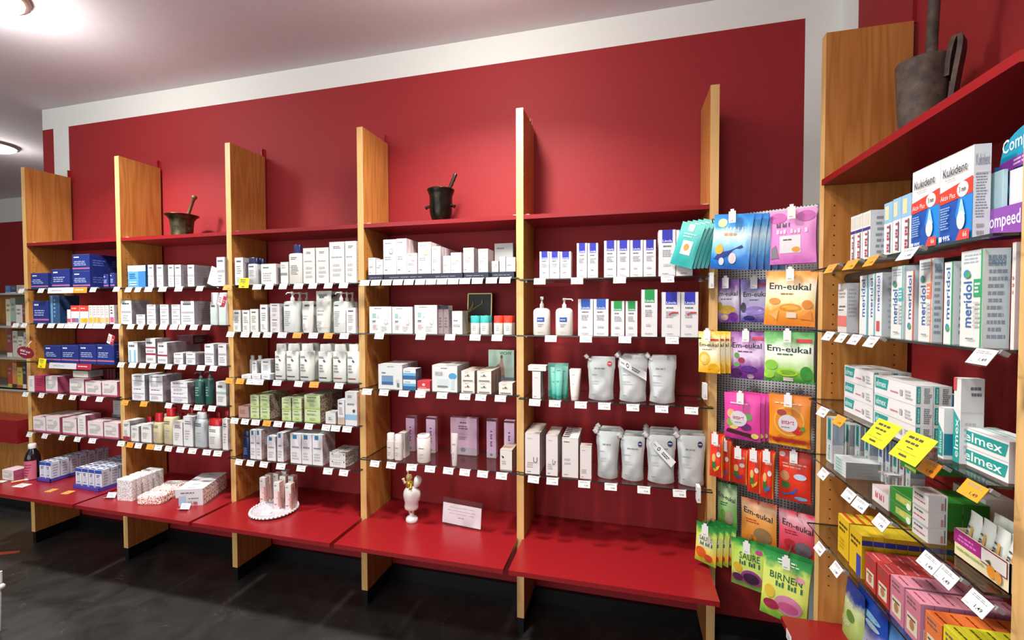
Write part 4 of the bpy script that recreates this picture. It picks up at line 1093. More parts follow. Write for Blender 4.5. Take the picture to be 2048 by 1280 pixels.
g.loft([(.207, .012, .012, -.01, -.006), (.218, .016, .015, -.01, -.006), (.23, .012, .012, -.01, -.006)], M('#cdb47a', .3, .3), 16)
g.tube([(-.012, -.008, .2), (-.032, -.01, .19), (-.038, -.014, .212)], .007, M('#e4ccb8', .3)); g.tube([(.004, -.018, .19), (.012, -.026, .175), (.0, -.026, .17)], .006, GLD)
link('torso', g.mesh('torso'), o)
g = G(); g.loft([(.168, .006, .016, .02, .008), (.178, .017, .022, .026, .008), (.2, .02, .024, .03, .008), (.216, .014, .02, .028, .008), (.222, .004, .01, .024, .008)], PORC, 20); link('wing', g.mesh('wing'), o)
g = G(); g.tube([(-.016, -.004, .226), (-.018, -.004, .244)], .0025, M('#d9c0a8', .3)); g.lathe([(.003, .242), (.006, .246), (.005, .252), (.001, .254)], M('#e7d5cc', .3), 10, (-.018, -.004, 0)); link('head_ornament', g.mesh('head_ornament'), o)
a, b2 = P(884, 1046), P(962, 1062)
rz = math.atan2(b2.y - a.y, b2.x - a.x); wq = (b2 - a).length
hq = .125
g = G(); g.box(0, 0, 0, wq, .0015, hq, CLEAR); g.prism([(0, 0), (wq, 0), (wq, .05), (0, .05)], 0, .0015, CLEAR)
o = link('acrylic_sign', g.mesh('acrylic_sign'), loc=(a.x, a.y, ZB + .0005), rot=(-.12, 0, rz)); tag(o, 'small clear acrylic stand with handwritten white card on the red base board', 'sign')
g = G(); g.box(.002, -.001, .006, wq - .002, -.0002, hq * .8, '#dfd5db')
rng = random.Random(9)
for i, (zz, xa, xb, n) in enumerate([(.66, .16, .84, 4), (.54, .13, .86, 5), (.43, .17, .84, 4), (.3, .42, .56, 2)]):
    x = xa
    for k in range(n):
        ww = (xb - xa) / n * .8; pts = []
        m = 7
        for q in range(m + 1):
            pts.append((wq * (x + ww * q / m), hq * (zz - .012 * k * 0 + (.035 if q % 2 else -.012) * (1 if rng.random() < .7 else 1.6) * .6)))
        for q in range(m):
            (ax, az), (bx, bz) = pts[q], pts[q + 1]
            g.add([(ax, -.0013, az), (ax + .0011, -.0013, az), (bx + .0011, -.0013, bz), (bx, -.0013, bz)], [(0, 1, 2, 3)], '#2d2b33')
        x += (xb - xa) / n
link('handwritten_card', g.mesh('handwritten_card'), o)

# ---------------------------------------------------------------- bay 5
def LIN(c, s=0, red=False):
    F = [('r', .2, .72, .82, 1, c), ('t', 'Linola', .24, .735, .78, .79, '#eef0fb'), ('l', .22, .62, .8, .68, 1, '#6d7078'), ('l', .2, .42, .82, .58, 4, '#a2a5aa'), ('l', .25, .2, .7, .3, 1, '#c3c5c8'), ('l', .22, .05, .78, .08, 1, '#8b8d92')]
    if red:
        F.append(('p', [(.36, .48), (.66, .53), (.88, .52), (.9, .56), (.62, .56), (.36, .52)], '#c63a45'))
    return ST('#e6e4e4', F, (), ms={'R': M('#c8bcbc')}, seed=s)


BLU = '#2a2fae'
S = (5, 'A')
for i, (a, c, v) in enumerate([(1079, 1098.5, 503), (1099.3, 1119, 503), (1119.8, 1142, 503), (1153.5, 1174, 486), (1175, 1196, 486), (1208, 1233, 481), (1234, 1259, 480.5), (1260, 1286, 480), (1287, 1312, 479.5), (1317.5, 1351.5, 459.5), (1352.5, 1386, 459)]):
    put(S, ('small ' if i < 3 else 'large ' if i > 8 else '') + 'white carton with blue top band', a, c, v, LIN(BLU, i), .05 if i < 9 else .07)
S = (5, 'B')
for i, (a, c, v, pv, pm) in enumerate([(1065, 1099, 616, 593, .2), (1110, 1144.5, 616, 596, 1.3)]):
    bottle(S, 'white pump bottle with blue label', a, c, v, pv, '#e8e3da', '#e9e6e0', pump=pm, flat=.6, shoulder=.16, pw=3, F=[('r', .26, .49, .7, .66, '#2a56a8'), ('l', .3, .54, .66, .6, 1, '#dfe6f4'), ('l', .3, .3, .66, .44, 2, '#9aa0aa'), ('l', .3, .1, .66, .14, 1, '#b0b4ba')])
for i, (a, c, v, col, red) in enumerate([(1156, 1186, 598, '#2756b4', 0), (1187, 1217, 598, '#2756b4', 0), (1222, 1249, 602, '#18984a', 0), (1251, 1275, 602, '#18984a', 0), (1283, 1315, 579, '#18984a', 0), (1324, 1361, 584, BLU, 1), (1362, 1397, 584, BLU, 1)]):
    put(S, ('tall ' if i == 4 else '') + 'white carton with ' + ('blue' if i in (0, 1) else 'green' if i < 5 else 'deep blue') + ' top band', a, c, v, LIN(col, 20 + i, red), .055)
S = (5, 'C')
put(S, 'slim white carton', 1064.5, 1081, 743, ST('#e9e3df', [('l', .2, .05, .6, .09, 1, INK), ('l', .25, .75, .7, .8, 1, PALE)], ms={'R': M('#cdbcb6')}), .05, rows=2)
put(S, 'flat white carton lying on slim ones', 1056, 1092, 731.5, ST('#ece7e2', [('l', .3, .3, .7, .6, 1, PALE)]), .05, zb=aty(1070, 742, -.262).z - ZS[S] + .001)
put(S, 'tall teal carton', 1096, 1137, 726, ST('#7fbfae', [('l', .15, .8, .75, .86, 1, '#4f8f80'), ('r', 0, 0, 1, .18, '#3f9c8c')], ms={'R': M('#5f9c8c'), 'T': M('#5f8f84')}), .01, yf=-.2)
for a, c, v, yy in ((1100, 1116, 735, -.235), (1120, 1136, 733, -.235), (1108, 1126, 731, -.262)):
    tube_pack(S, 'teal squeeze tube', a, c, v, .016, gradmat([(0, '#3fa090'), (.3, '#6fc0ae'), (1, '#8ccfbe')]), '#2f9484', F=[('l', .15, .82, .8, .86, 1, '#3b8072'), ('l', .15, .5, .7, .56, 1, '#4c9888')], yf=yy)
tube_pack(S, 'white squeeze tube', 1137.5, 1160, 740, None, '#e9e3da', '#e2dcd4', F=[('l', .15, .8, .75, .84, 1, INK), ('l', .15, .5, .6, .56, 1, PALE)], rows=2)


def pouch(sh, desc, u0, u1, vt, yf=-.245, rows=1, dot='#23305c', rd=False, banner=0, spout=True):
    zs = ZS[sh]; um = (u0 + u1) / 2; xa, xb = X_at(u0, vt + 40, yf), X_at(u1, vt + 40, yf); w = xb - xa; h = aty(um, vt, yf).z - zs
    th = .022; PW = M('#c9ccca', .32, .25)
    g = G(); nx, nz = 12, 16
    rng = random.Random(int(u0))
    ph = rng.uniform(0, 6)
    def half(x):
        return w / 2 * (.86 + .14 * min(1, abs(0.25 - x) * 1.4)) if x < .75 else w / 2
    def thick(a, t):
        e = max(0, 1 - abs(2 * a - 1) ** 2.6); base = (1 - t) ** .55 * (1 if t > .04 else .85)
        return th * (base * e ** .5 + .0015) + .0022 * e * math.sin(9 * a + ph) * math.sin(14 * t + ph) * (1 - t)
    def pt(a, t, sgn):
        x = -w / 2 + a * w; x *= half(t) / (w / 2)
        if t > .9:
            x = max(x, -w / 2 + (t - .9) * w * 1.6)
        lift = .02 * h * max(0, 1 - t * 6) * (1 - math.cos((2 * a - 1) * PI / 2)) ** 1 * 1.5
        return (x, sgn * thick(a, t) - .004 * math.sin(t * 5), t * h + lift)
    for sg in (-1, 1):
        vs = [pt(i / nx, j / nz, sg) for j in range(nz + 1) for i in range(nx + 1)]
        fs = []
        for j in range(nz):
            for i in range(nx):
                q = (j * (nx + 1) + i, j * (nx + 1) + i + 1, (j + 1) * (nx + 1) + i + 1, (j + 1) * (nx + 1) + i)
                fs.append(q if sg < 0 else tuple(reversed(q)))
        g.add(vs, fs, PW, True)
    vs = [pt(i / nx, 0, -1) for i in range(nx + 1)] + [pt(i / nx, 0, 1) for i in range(nx + 1)]
    g.add(vs, [(i, i + 1 + nx, i + 2 + nx, i + 1) for i in range(nx)], PW)
    fr = lambda a, b, k: (lambda q: (q[0], q[1] - .0006 - EPS * k, q[2]))(pt(a, b, -1))
    els = []
    els += [('l', .24, .69, .8, .76, 1, '#85898c'), ('l', .12, .56, .45, .6, 1, '#9a9ea0'), ('l', .12, .36, .5, .46, 2, '#b4b7b8'), ('l', .12, .12, .3, .15, 1, '#84888a')]
    if dot:
        els.append(('e', .8, .84, .09, .06, '#c2323c' if rd else dot)); els.append(('r', .74, .835, .86, .85, '#e6dfe0'))
    g.gn = 3; g.art(fr, els, int(u0))
    me = g.mesh('refill_pouch')
    c = G(); c.tube([(-w / 2 + .014, 0, h * .9), (-w / 2 - .002, 0, h * .985)], .005, M('#dfe0e0', .4)); c.tube([(-w / 2 + .001, 0, h * .965), (-w / 2 - .010, 0, h * 1.03)], .0095, M('#d6d7d6', .4), 12)
    cm = c.mesh('spout_cap'); first = None
    bn = None
    if banner:
        bb = G(); s0, s1 = (.05, .88), (.95, .58); hw = .085
        q = [(s0[0], s0[1] - hw), (s1[0], s1[1] - hw * 1.2), (s1[0], s1[1] + hw * .9), (s0[0], s0[1] + hw)]
        if banner == 2:
            q = [(.12, .82), (.82, .38), (.98, .5), (.3, .92)]
        n = 8; P0 = []
        yb_ = -th * .75
        top = [(q[3][0] + (q[2][0] - q[3][0]) * i / n, q[3][1] + (q[2][1] - q[3][1]) * i / n) for i in range(n + 1)]
        bot = [(q[0][0] + (q[1][0] - q[0][0]) * i / n, q[0][1] + (q[1][1] - q[0][1]) * i / n) for i in range(n + 1)]
        def bp(a, b, e=0):
            y = min(-thick(a, b) - .002, -.016 - (1 - b) * .022); return (-w / 2 + a * w, y - e, b * h)
        for i in range(n):
            bb.add([bp(*bot[i]), bp(*bot[i + 1]), bp(*top[i + 1]), bp(*top[i])], [(0, 1, 2, 3)], '#e4e5e5')
        def fr2(a, b, k):
            i = min(int(a * n), n - 1); f = a * n - i
            L = [bot[i][j] + (bot[i + 1][j] - bot[i][j]) * f for j in (0, 1)]; U = [top[i][j] + (top[i + 1][j] - top[i][j]) * f for j in (0, 1)]
            return bp(L[0] + (U[0] - L[0]) * b, L[1] + (U[1] - L[1]) * b, .0008 + EPS * k)
        bb.art(fr2, [('e', .3, .5, .05, .28, '#2b2d30'), ('e', .3, .5, .028, .15, '#e4e5e5'), ('l', .45, .25, .8, .75, 2, '#3f4246'), ('l', .05, .4, .2, .6, 1, '#777')])
        bn = bb.mesh('paper_banner')
    for r in range(rows):
        loc = ((xa + xb) / 2 + .003 * r, yf + .024 + r * .046, zs)
        if first is None:
            first = o = link('refill_pouch', me, loc=loc); ch = link('spout_cap', cm, o)
            if bn:
                link('paper_banner', bn, o)
        else:
            o = copy_thing(first, [ch], loc)
        reg(o, desc if r == 0 or not banner else 'silver refill pouch', 'refill pouch', sh, xa, row=r)


S = (5, 'C')
pouch(S, 'silver refill pouch with red spot', 1174, 1230, 714, rd=True, rows=1); pouch(S, 'silver refill pouch with paper banner', 1236, 1296, 712, banner=1, rows=3, dot=None); pouch(S, 'plain silver refill pouch', 1297, 1354, 713, dot=None, rows=2)
S = (5, 'D')
CU = lambda ch, s=0: ST('#e9e2de', [('l', .15, .85, .6, .9, 1, PALE), ('l', .12, .15, .6, .3, 3, '#b9a6a2'), ('l', .12, .04, .4, .07, 1, INK)] + ([('t', ch, .55, .28, .85, .42, '#7b7d84')] if ch else []), (), ms={'R': M('#bcaca8'), 'T': M('#c9bab2')}, seed=s)
put(S, 'white carton with letter U', 1050, 1079.5, 867, CU('U'), .045, rows=4); put(S, 'white carton with grey letters', 1092, 1115.5, 871, CU('Lr', 1), .05, rows=3)
put(S, 'tall white carton with black lid tabs', 1124, 1156.5, 876, ST('#e9e2de', [('l', .1, .87, .6, .92, 1, INK), ('l', .1, .3, .6, .5, 2, PALE), ('l', .1, .05, .4, .08, 1, INK)], (), [('r', .05, .35, .45, .8, '#1a1a1e')], ms={'R': M('#c3b0ac')}), .028, rows=6)
put(S, 'white carton', 1160, 1183, 893, CU('', 3), .05)
pouch(S, 'plain silver refill pouch', 1192, 1238, 866, rows=3, dot=None); pouch(S, 'silver refill pouch with dark spot', 1241, 1290, 876, rows=3)
pouch(S, 'silver refill pouch with paper banner', 1293, 1353, 874, banner=2, rows=4); pouch(S, 'silver refill pouch with dark spot', 1356, 1413, 875, rows=3)

# ---------------------------------------------------------------- perforated board with hanging sweets bags
def perf():
    m = bpy.data.materials.new('perforated_sheet'); m.use_nodes = True; L = m.node_tree.links
    b = m.node_tree.nodes['Principled BSDF']; b.inputs['Base Color'].default_value = lin('#c9cac8'); b.inputs['Roughness'].default_value = .4; b.inputs['Metallic'].default_value = .3
    g_ = N(m, 'ShaderNodeNewGeometry'); mp = N(m, 'ShaderNodeVectorMath', operation='SCALE'); mp.inputs['Scale'].default_value = 1 / .0105
    L.new(g_.outputs['Position'], mp.inputs[0]); fr = N(m, 'ShaderNodeVectorMath', operation='FRACTION'); L.new(mp.outputs[0], fr.inputs[0])
    sp = N(m, 'ShaderNodeSeparateXYZ'); L.new(fr.outputs[0], sp.inputs[0]); outs = []
    for ax in ('X', 'Z'):
        s1 = N(m, 'ShaderNodeMath', operation='SUBTRACT'); s1.inputs[1].default_value = .5; L.new(sp.outputs[ax], s1.inputs[0])
        s2 = N(m, 'ShaderNodeMath', operation='ABSOLUTE'); L.new(s1.outputs[0], s2.inputs[0])
        s3 = N(m, 'ShaderNodeMath', operation='LESS_THAN'); s3.inputs[1].default_value = .22; L.new(s2.outputs[0], s3.inputs[0]); outs.append(s3)
    mu = N(m, 'ShaderNodeMath', operation='MULTIPLY'); L.new(outs[0].outputs[0], mu.inputs[0]); L.new(outs[1].outputs[0], mu.inputs[1])
    t = N(m, 'ShaderNodeBsdfTransparent'); mx = N(m, 'ShaderNodeMixShader'); L.new(mu.outputs[0], mx.inputs[0]); L.new(b.outputs[0], mx.inputs[1]); L.new(t.outputs[0], mx.inputs[2])
    L.new(mx.outputs[0], m.node_tree.nodes['Material Output'].inputs[0]); return m


PERF = perf(); STEEL = M('#a9aaa8', .35, .5)
BA = math.radians(-26.4); BL0 = Vector((.845, -.062, 0)); BD = Vector((math.cos(BA), math.sin(BA), 0)); BN = Vector((math.sin(BA), -math.cos(BA), 0)); BWD = .378; PZ0, PZ1 = .50, 1.875


def atp(u, v, off):
    """pixel -> point on the vertical plane that runs parallel to the board, off in front of it"""
    r = ray(u, v); q = BL0 + BN * off; return CAM + r * ((q - CAM).dot(BN) / r.dot(BN))


g = G(); g.add([(0, 0, PZ0), (BWD, 0, PZ0), (BWD, 0, PZ1), (0, 0, PZ1)], [(0, 1, 2, 3)], PERF)
g.add([(0, 0, PZ0), (0, 0, PZ1), (0, .03, PZ1), (0, .03, PZ0)], [(0, 1, 2, 3)], STEEL); g.add([(BWD, 0, PZ0), (BWD, .03, PZ0), (BWD, .03, PZ1), (BWD, 0, PZ1)], [(0, 1, 2, 3)], STEEL); g.add([(0, 0, PZ1), (BWD, 0, PZ1), (BWD, .03, PZ1), (0, .03, PZ1)], [(0, 1, 2, 3)], STEEL)
for zz in (.8, 1.6):
    g.tube([(.035, .0, zz), (.035 - .03, .060, zz)], .005, STEEL); g.tube([(BWD - .04, .0, zz), (BWD - .04 - .09, .182, zz)], .005, STEEL)
tag(link('perforated_board', g.mesh('perforated_board'), loc=BL0, rz=BA), 'grey perforated metal board between two oak panels, hung with sweets bags', 'display board')


def sweets(desc, u0, u1, vt, vb, yf, stops, els, n=1, dy=.014, dx=.0, rz=0., ry=0., hook=True, th=.018, lab=True, grow=0, name='sweets_bag', hang=.5):
    dy = max(dy, th) if n > 1 else dy; um = (u0 + u1) / 2; vm = (vt + vb) / 2
    off = -yf - .062; c = atp(um, vm, off); w = (atp(u1, vm, off) - atp(u0, vm, off)).dot(BD) / math.cos(rz); zt, zb = atp(um, vt, off).z, atp(um, vb, off).z; h = zt - zb; rz0 = rz; rz = rz + BA
    g = G(); nx, nz = 12, 14; mat = gradmat(stops)
    rng = random.Random(int(u0 + vt)); ph = rng.uniform(0, 6)
    def th_(a, t):
        if t < .055 or t > .93: return .0007
        s = (t - .055) / .875; e = max(0, 1 - abs(2 * a - 1) ** 3)
        return th / 2 * e ** .7 * (math.sin(PI * min(max(s, 0), 1)) ** .6) * (1.12 - .24 * s) + .0009 * math.sin(13 * a + ph) * math.sin(9 * t + ph) * e + .0006
    def pt(a, t, sg):
        pin = 1 - .035 * math.sin(PI * min(1, max(0, t))) 
        return ((-.5 + a) * w * pin, sg * th_(a, t), -h + t * h)
    for sg in (-1, 1):
        vs = [pt(i / nx, j / nz, sg) for j in range(nz + 1) for i in range(nx + 1)]; fs = []
        for j in range(nz):
            for i in range(nx):
                q = (j * (nx + 1) + i, j * (nx + 1) + i + 1, (j + 1) * (nx + 1) + i + 1, (j + 1) * (nx + 1) + i); fs.append(q if sg < 0 else tuple(reversed(q)))
        g.add(vs, fs, mat, True)
    fr = lambda a, b, k: (lambda q: (q[0], q[1] - .0009 - EPS * .6 * k, q[2]))(pt(min(max(a, 0), 1), min(max(b, 0), 1), -1))
    g.gn = 4; g.art(fr, els, int(vt)); me = g.mesh(name); proto = None
    for i in range(n):
        q_ = c + BD * (dx * i) - BN * (dy * i); loc = (q_.x, q_.y, zt)
        if proto is None:
            proto = o = link(name, me, loc=loc, rot=(0.04, ry, rz))
        else:
            o = proto.copy(); COL.objects.link(o); o.location = loc; o.rotation_euler = (.04, ry, rz + .03 * (i % 2))
        lab_ = desc if i == 0 else desc.replace(' bag', ' bag') 
        o['category'] = 'sweets bag'; o['label'] = desc + (', foremost on its hook' if i == 0 and n > 1 else '' if n == 1 else ', ' + ORD[i] + ' behind on its hook'); o['group'] = 'hanging sweets bags'
    if hook:
        gg = G(); K = lambda o_, z_: tuple(c + BN * (o_ - off) + Vector((0, 0, z_ - c.z))); zk = zt - h * .06
        gg.tube([K(0, zk), K(off + .012, zk), K(off + .018, zk + .012)], .0022, M('#b9b9b6', .25, .9), 8); e0, e1 = Vector(K(0, zk - .008)) - BD * .012, Vector(K(0, zk - .008)) + BD * .012
        gg.add([tuple(e0 + BN * .003), tuple(e1 + BN * .003), tuple(e1 + BN * .003 + Vector((0, 0, .016))), tuple(e0 + BN * .003 + Vector((0, 0, .016)))], [(0, 1, 2, 3)], STEEL)
        gg.tube([K(0, zt + .004), K(off + .024, zt + .004)], .0016, M('#b9b9b6', .25, .9), 8)
        ho = link('display_hook', gg.mesh('display_hook')); tag(ho, 'metal display hook carrying the ' + desc.split(',')[0], 'hook', 'hooks of the perforated board')
        if lab:
            gl = G(); lw, lh = .024, .042
            gl.prism([(-lw / 2, 0), (lw / 2, 0), (lw / 2, .001), (-lw / 2, .001)], -lh, 0, '#eceae8'); gl.prism([(-lw / 4, 0), (lw / 4, 0), (lw / 4, .001), (-lw / 4, .001)], 0, .008, '#eceae8')
            gl.art(lambda a, b, k: (-lw / 2 + a * lw, -EPS * (k + 1), -lh + b * lh), [('l', .2, .1, .8, .24, 1, '#9a9a9a')])
            link('price_label', gl.mesh('price_label'), ho, loc=K(off + .027, zt + .006), rz=BA)
    return proto


EM = lambda x0, z0, x1, z1, sh=0: ('t', 'Em-eukal', x0, z0, x1, z1, '#1e2a2c', 0, sh)
# top row
for i, (u, rzz) in enumerate([(1392, .0), (1400, .04), (1409, .08), (1418, .12), (1427, .16)]):
    sweets('teal sweets bag with white label, ' + ORD[i] + ' from left in the fan', u - 28 + i * 2, u + 20, 447 - i * 1.5, 535, -.345 + .012 * i, [(0, '#2f9d9a'), (.5, '#38aaa6'), (1, '#6fbfb4')],
           [('r', .3, .28, .75, .6, '#e9e4d8'), ('e', .52, .45, .12, .08, '#e09a50'), ('r', .35, .82, .6, .98, '#dfe9e4'), ('l', .2, .66, .8, .78, 2, '#bfe0d8')], rz=rzz, ry=.32, hook=(i == 4), lab=False, th=.014)
sweets('blue sweets bag with silver fish picture', 1428, 1508, 428, 538, -.33, [(0, '#0e4c9c'), (.22, '#2279c8'), (.45, '#8cc6ea'), (.62, '#cfe8f4'), (.8, '#3a9bdc'), (1, '#1c74c4')],
       [('l', .3, .58, .8, .68, 1, '#d49a6a'), ('t', '~', .35, .68, .8, .76, '#e9f0f6'), ('e', .24, .84, .12, .08, '#e6dfa0'), ('p', [(.08, .18), (.22, .3), (.5, .34), (.8, .44), (.84, .4), (.5, .26), (.24, .16)], '#2a3d8e'), ('e', .22, .36, .11, .09, '#e9b23a'), ('e', .58, .2, .1, .1, '#e6d3d2'), ('e', .3, .14, .07, .07, '#d8dfe8')], n=6, dy=.014, dx=.02, ry=.1)
sweets('pink sweets bag with white label', 1538, 1632, 419, 527, -.28, [(0, '#c25bb0'), (.15, '#dc7fc4'), (1, '#e39ad0')],
       [('r', .22, .2, .68, .52, '#ece6e8'), ('e', .58, .26, .09, .05, '#e9a33a'), ('l', .28, .42, .6, .47, 1, '#55575a'), ('e', .18, .86, .2, .1, '#cf62b2'), ('e', .78, .86, .2, .1, '#cf62b2'), ('t', '~', .15, .68, .45, .76, '#4b4f58'), ('t', '~', .15, .56, .85, .64, '#f3d9ea'), ('p', [(.02, .1), (.2, .12), (.14, .36), (.03, .3)], '#8d8490')], n=3)
# second row
sweets('purple sweets bag with yellow fruit', 1430.5, 1478, 559, 645, -.21, [(0, '#5c2488'), (.3, '#b9a6c8'), (.55, '#d9d3de'), (.85, '#8a4fa8'), (1, '#6a2f92')],
       [EM(.06, .62, .94, .73), ('l', .2, .52, .8, .57, 1, '#6d6478'), ('e', .5, .3, .38, .1, '#d8b03a'), ('e', .76, .14, .2, .1, '#7a2aa0'), ('e', .2, .38, .12, .1, '#b9a030'), ('e', .4, .12, .16, .07, '#c9b0a0')], n=2)
sweets('lavender sweets bag with dark berries', 1480, 1541, 559, 645, -.21, [(0, '#3f2a78'), (.3, '#b4a3dc'), (.6, '#c9c2dc'), (.85, '#8370b4'), (1, '#4c3a86')],
       [EM(.1, .6, .95, .72), ('l', .3, .5, .7, .55, 1, '#5d5470'), ('e', .5, .28, .34, .1, '#9b84cc'), ('r', .62, .83, .95, .9, '#d33c4e'), ('e', .1, .35, .1, .12, '#4d4a5a'), ('e', .3, .1, .2, .06, '#2f2a70')], n=2)
sweets('orange honey sweets bag', 1530, 1634, 542, 652, -.27, [(0, '#e07a1a'), (.3, '#f0a238'), (.45, '#f6dfa8'), (.7, '#f4ead0'), (.9, '#eda650'), (1, '#e08c28')],
       [EM(.08, .67, .9, .79, -.02), ('l', .3, .56, .62, .61, 1, '#9c7a3c'), ('e', .52, .34, .22, .065, '#f0931c'), ('e', .52, .34, .17, .04, '#f5b448'), ('e', .2, .45, .12, .06, '#ee9a40'), ('e', .85, .4, .1, .08, '#ee8f30'), ('r', .45, .15, .65, .25, '#f2d9c8'), ('p', [(.1, .2), (.3, .3), (.26, .1)], '#f2b868'), ('p', [(.7, .14), (.92, .3), (.95, .12)], '#ee8f24')], n=3, ry=.04)
# third row
sweets('yellow lemon sweets bag', 1396, 1440, 663, 746, -.29, [(0, '#f2a90e'), (.25, '#f3cf6a'), (.5, '#f0e6cc'), (.8, '#f2dfa0'), (1, '#f0b41c')],
       [EM(.06, .64, .94, .73), ('l', .2, .55, .7, .59, 1, '#8c7a4c'), ('e', .3, .36, .26, .16, '#f6c33a'), ('e', .3, .36, .18, .1, '#f6dc8a'), ('e', .7, .12, .25, .12, '#f5b40c'), ('r', .5, .78, .95, .83, '#dd4038')], n=4, dx=.014, dy=.012)
sweets('purple cherry sweets bag', 1459.5, 1529, 664, 758, -.24, [(0, '#5a1a6c'), (.25, '#8a3c98'), (.5, '#d7c2dc'), (.75, '#c9a0cc'), (1, '#7a2a88')],
       [EM(.06, .66, .92, .77), ('l', .2, .56, .8, .61, 1, '#5d3a60'), ('e', .2, .5, .08, .06, '#5fa04a'), ('e', .34, .4, .1, .06, '#a82848'), ('e', .2, .3, .1, .05, '#6aa862'), ('e', .55, .22, .24, .07, '#5c2a8c'), ('e', .18, .12, .16, .1, '#4a1458'), ('r', .66, .84, .97, .9, '#d33c4e'), ('e', .6, .06, .1, .05, '#b99ab8')], n=2)
sweets('green mint sweets bag', 1526, 1627, 664, 765, -.26, [(0, '#2c7a2c'), (.2, '#8cc84a'), (.4, '#d3e6b8'), (.65, '#eef2e4'), (.85, '#7cb86c'), (1, '#3c8c3c')],
       [EM(.06, .62, .95, .74, -.03), ('l', .25, .53, .7, .59, 1, '#4d6a4a'), ('e', .48, .2, .22, .08, '#b4de2c'), ('e', .48, .2, .17, .05, '#7ab82c'), ('e', .15, .34, .14, .1, '#8cd048'), ('e', .1, .14, .12, .08, '#a4e04a'), ('e', .86, .2, .12, .14, '#3f9c38'), ('r', .4, .03, .6, .1, '#efe0dc'), ('r', .66, .8, .97, .87, '#d33c3e')], n=3)
# fourth row
INT = [('e', .42, .46, .24, .17, '#d9d2d6'), ('t', 'intact', .26, .44, .58, .53, '#c2265c'), ('l', .3, .36, .54, .4, 1, '#8d8a90')]
sweets('magenta fruit sweets bag', 1447, 1520, 787, 880, -.27, [(0, '#a02a78'), (.12, '#d33c90'), (1, '#d8429a')],
       [('e', .2, .55, .12, .1, '#e8b070'), ('e', .7, .52, .1, .08, '#5f9c4a'), ('e', .28, .3, .14, .08, '#e6d07a'), ('e', .62, .3, .16, .08, '#6a2a6c'), ('e', .16, .36, .1, .08, '#8fae4a')] + INT + [('l', .15, .76, .75, .82, 1, '#f0cfe0'), ('p', [(.05, .14), (.9, .05), (.92, .14), (.1, .22)], '#3a2420'), ('e', .86, .12, .1, .06, '#f0df6a')], n=4, dx=.012)
sweets('orange fruit sweets bag', 1536, 1620, 791, 893, -.27, [(0, '#e39a1c'), (.1, '#a82a1c'), (.2, '#e2901c'), (1, '#d9781a')],
       [('e', .5, .5, .38, .3, '#eeb040'), ('e', .5, .5, .34, .26, '#e2861c'), ('e', .7, .34, .14, .09, '#cf2a24'), ('e', .32, .66, .12, .06, '#9c3a2c'), ('e', .84, .38, .06, .05, '#6a9a3a')] + [(t[0], t[1] + .06) + t[2:] if t[0] == 'e' else (t[0], t[1], t[2] + .06, t[3], t[4] + .06) + t[5:] if t[0] == 't' else t for t in INT] + [('l', .15, .82, .85, .87, 1, '#f5d8a0'), ('r', .1, .09, .9, .15, '#b8281c')], n=2)
# fifth row
RB = [(0, '#c02818'), (.4, '#e2381c'), (1, '#d8301c')]
rb = lambda k: [('l', .3, .7, .9, .8, 1, '#f0d0b0'), ('e', .35, .45, .14, .1, '#e8c070'), ('r', .2, .2, .5, .36, '#3f7a34'), ('p', [(.3, .2), (.8, .3), (.7, .2), (.4, .12)], ['#e2c02c', '#3a72c0', '#7a3a8c'][k % 3]), ('e', .7, .55, .16, .06, '#e6e2dc'), ('r', .92, .02, .97, .98, '#f0a52c')]
for i, (a, c, t, b_, yy) in enumerate([(1420, 1447, 868, 955, -.3), (1440, 1462, 880, 962, -.26), (1462, 1496, 896, 968, -.24), (1496, 1523, 900, 987, -.25), (1522, 1549, 902, 998, -.25)]):
    sweets(['red sweets bag beside the silver pouches', 'narrow red sweets bag behind the price label', 'red sweets bag with yellow banner', 'red sweets bag with green and yellow print', 'red sweets bag with orange edge in mid row'][i], a, c, t, b_, yy, RB, rb(i), n=2, ry=.02)
sweets('red sweets bag with blue print', 1556, 1622, 903, 1004, -.22, RB, [('l', .1, .66, .9, .78, 2, '#e8b09a'), ('e', .2, .5, .15, .1, '#c98a5a'), ('r', .1, .26, .35, .38, '#2f7a34'), ('p', [(.02, .14), (.3, .14), (.62, .3), (.5, .16), (.2, .1)], '#2f6cc0'), ('e', .68, .52, .2, .06, '#c8d8ee'), ('e', .7, .08, .2, .04, '#8cc0e8'), ('e', .12, .92, .1, .05, '#f0dcd4')], n=2)
# sixth row
sweets('dark green sweets bag with leaves', 1434, 1474, 967, 1056, -.2, [(0, '#5fa83a'), (.4, '#8cc070'), (.75, '#b9d0a0'), (1, '#3c7a3c')], [EM(.06, .7, .92, .8, -.1), ('l', .15, .5, .6, .6, 2, '#3c6a34'), ('e', .6, .25, .22, .16, '#b4a080'), ('e', .3, .32, .14, .1, '#6cae3c')], n=1, lab=False)
sweets('flat orange sweets bag', 1481, 1553, 1001, 1096, -.2, [(0, '#dc7a14'), (.6, '#e09a4a'), (.85, '#d9b088'), (1, '#e2704c')], [EM(.08, .7, .9, .82, -.1), ('l', .12, .5, .55, .6, 2, '#b84c20'), ('e', .62, .28, .26, .17, '#9c7a50'), ('e', .3, .16, .16, .1, '#e6932c')], n=1, lab=False)
sweets('flat red sweets bag', 1556, 1633, 1024, 1118, -.2, [(0, '#cf2430'), (.6, '#d8566a'), (.85, '#dcaab4'), (1, '#d23a50')], [EM(.1, .68, .92, .81, -.1), ('l', .15, .5, .6, .6, 2, '#a01c30'), ('e', .66, .22, .24, .17, '#7d6a70'), ('e', .3, .3, .16, .1, '#c22834')], n=1, lab=False)
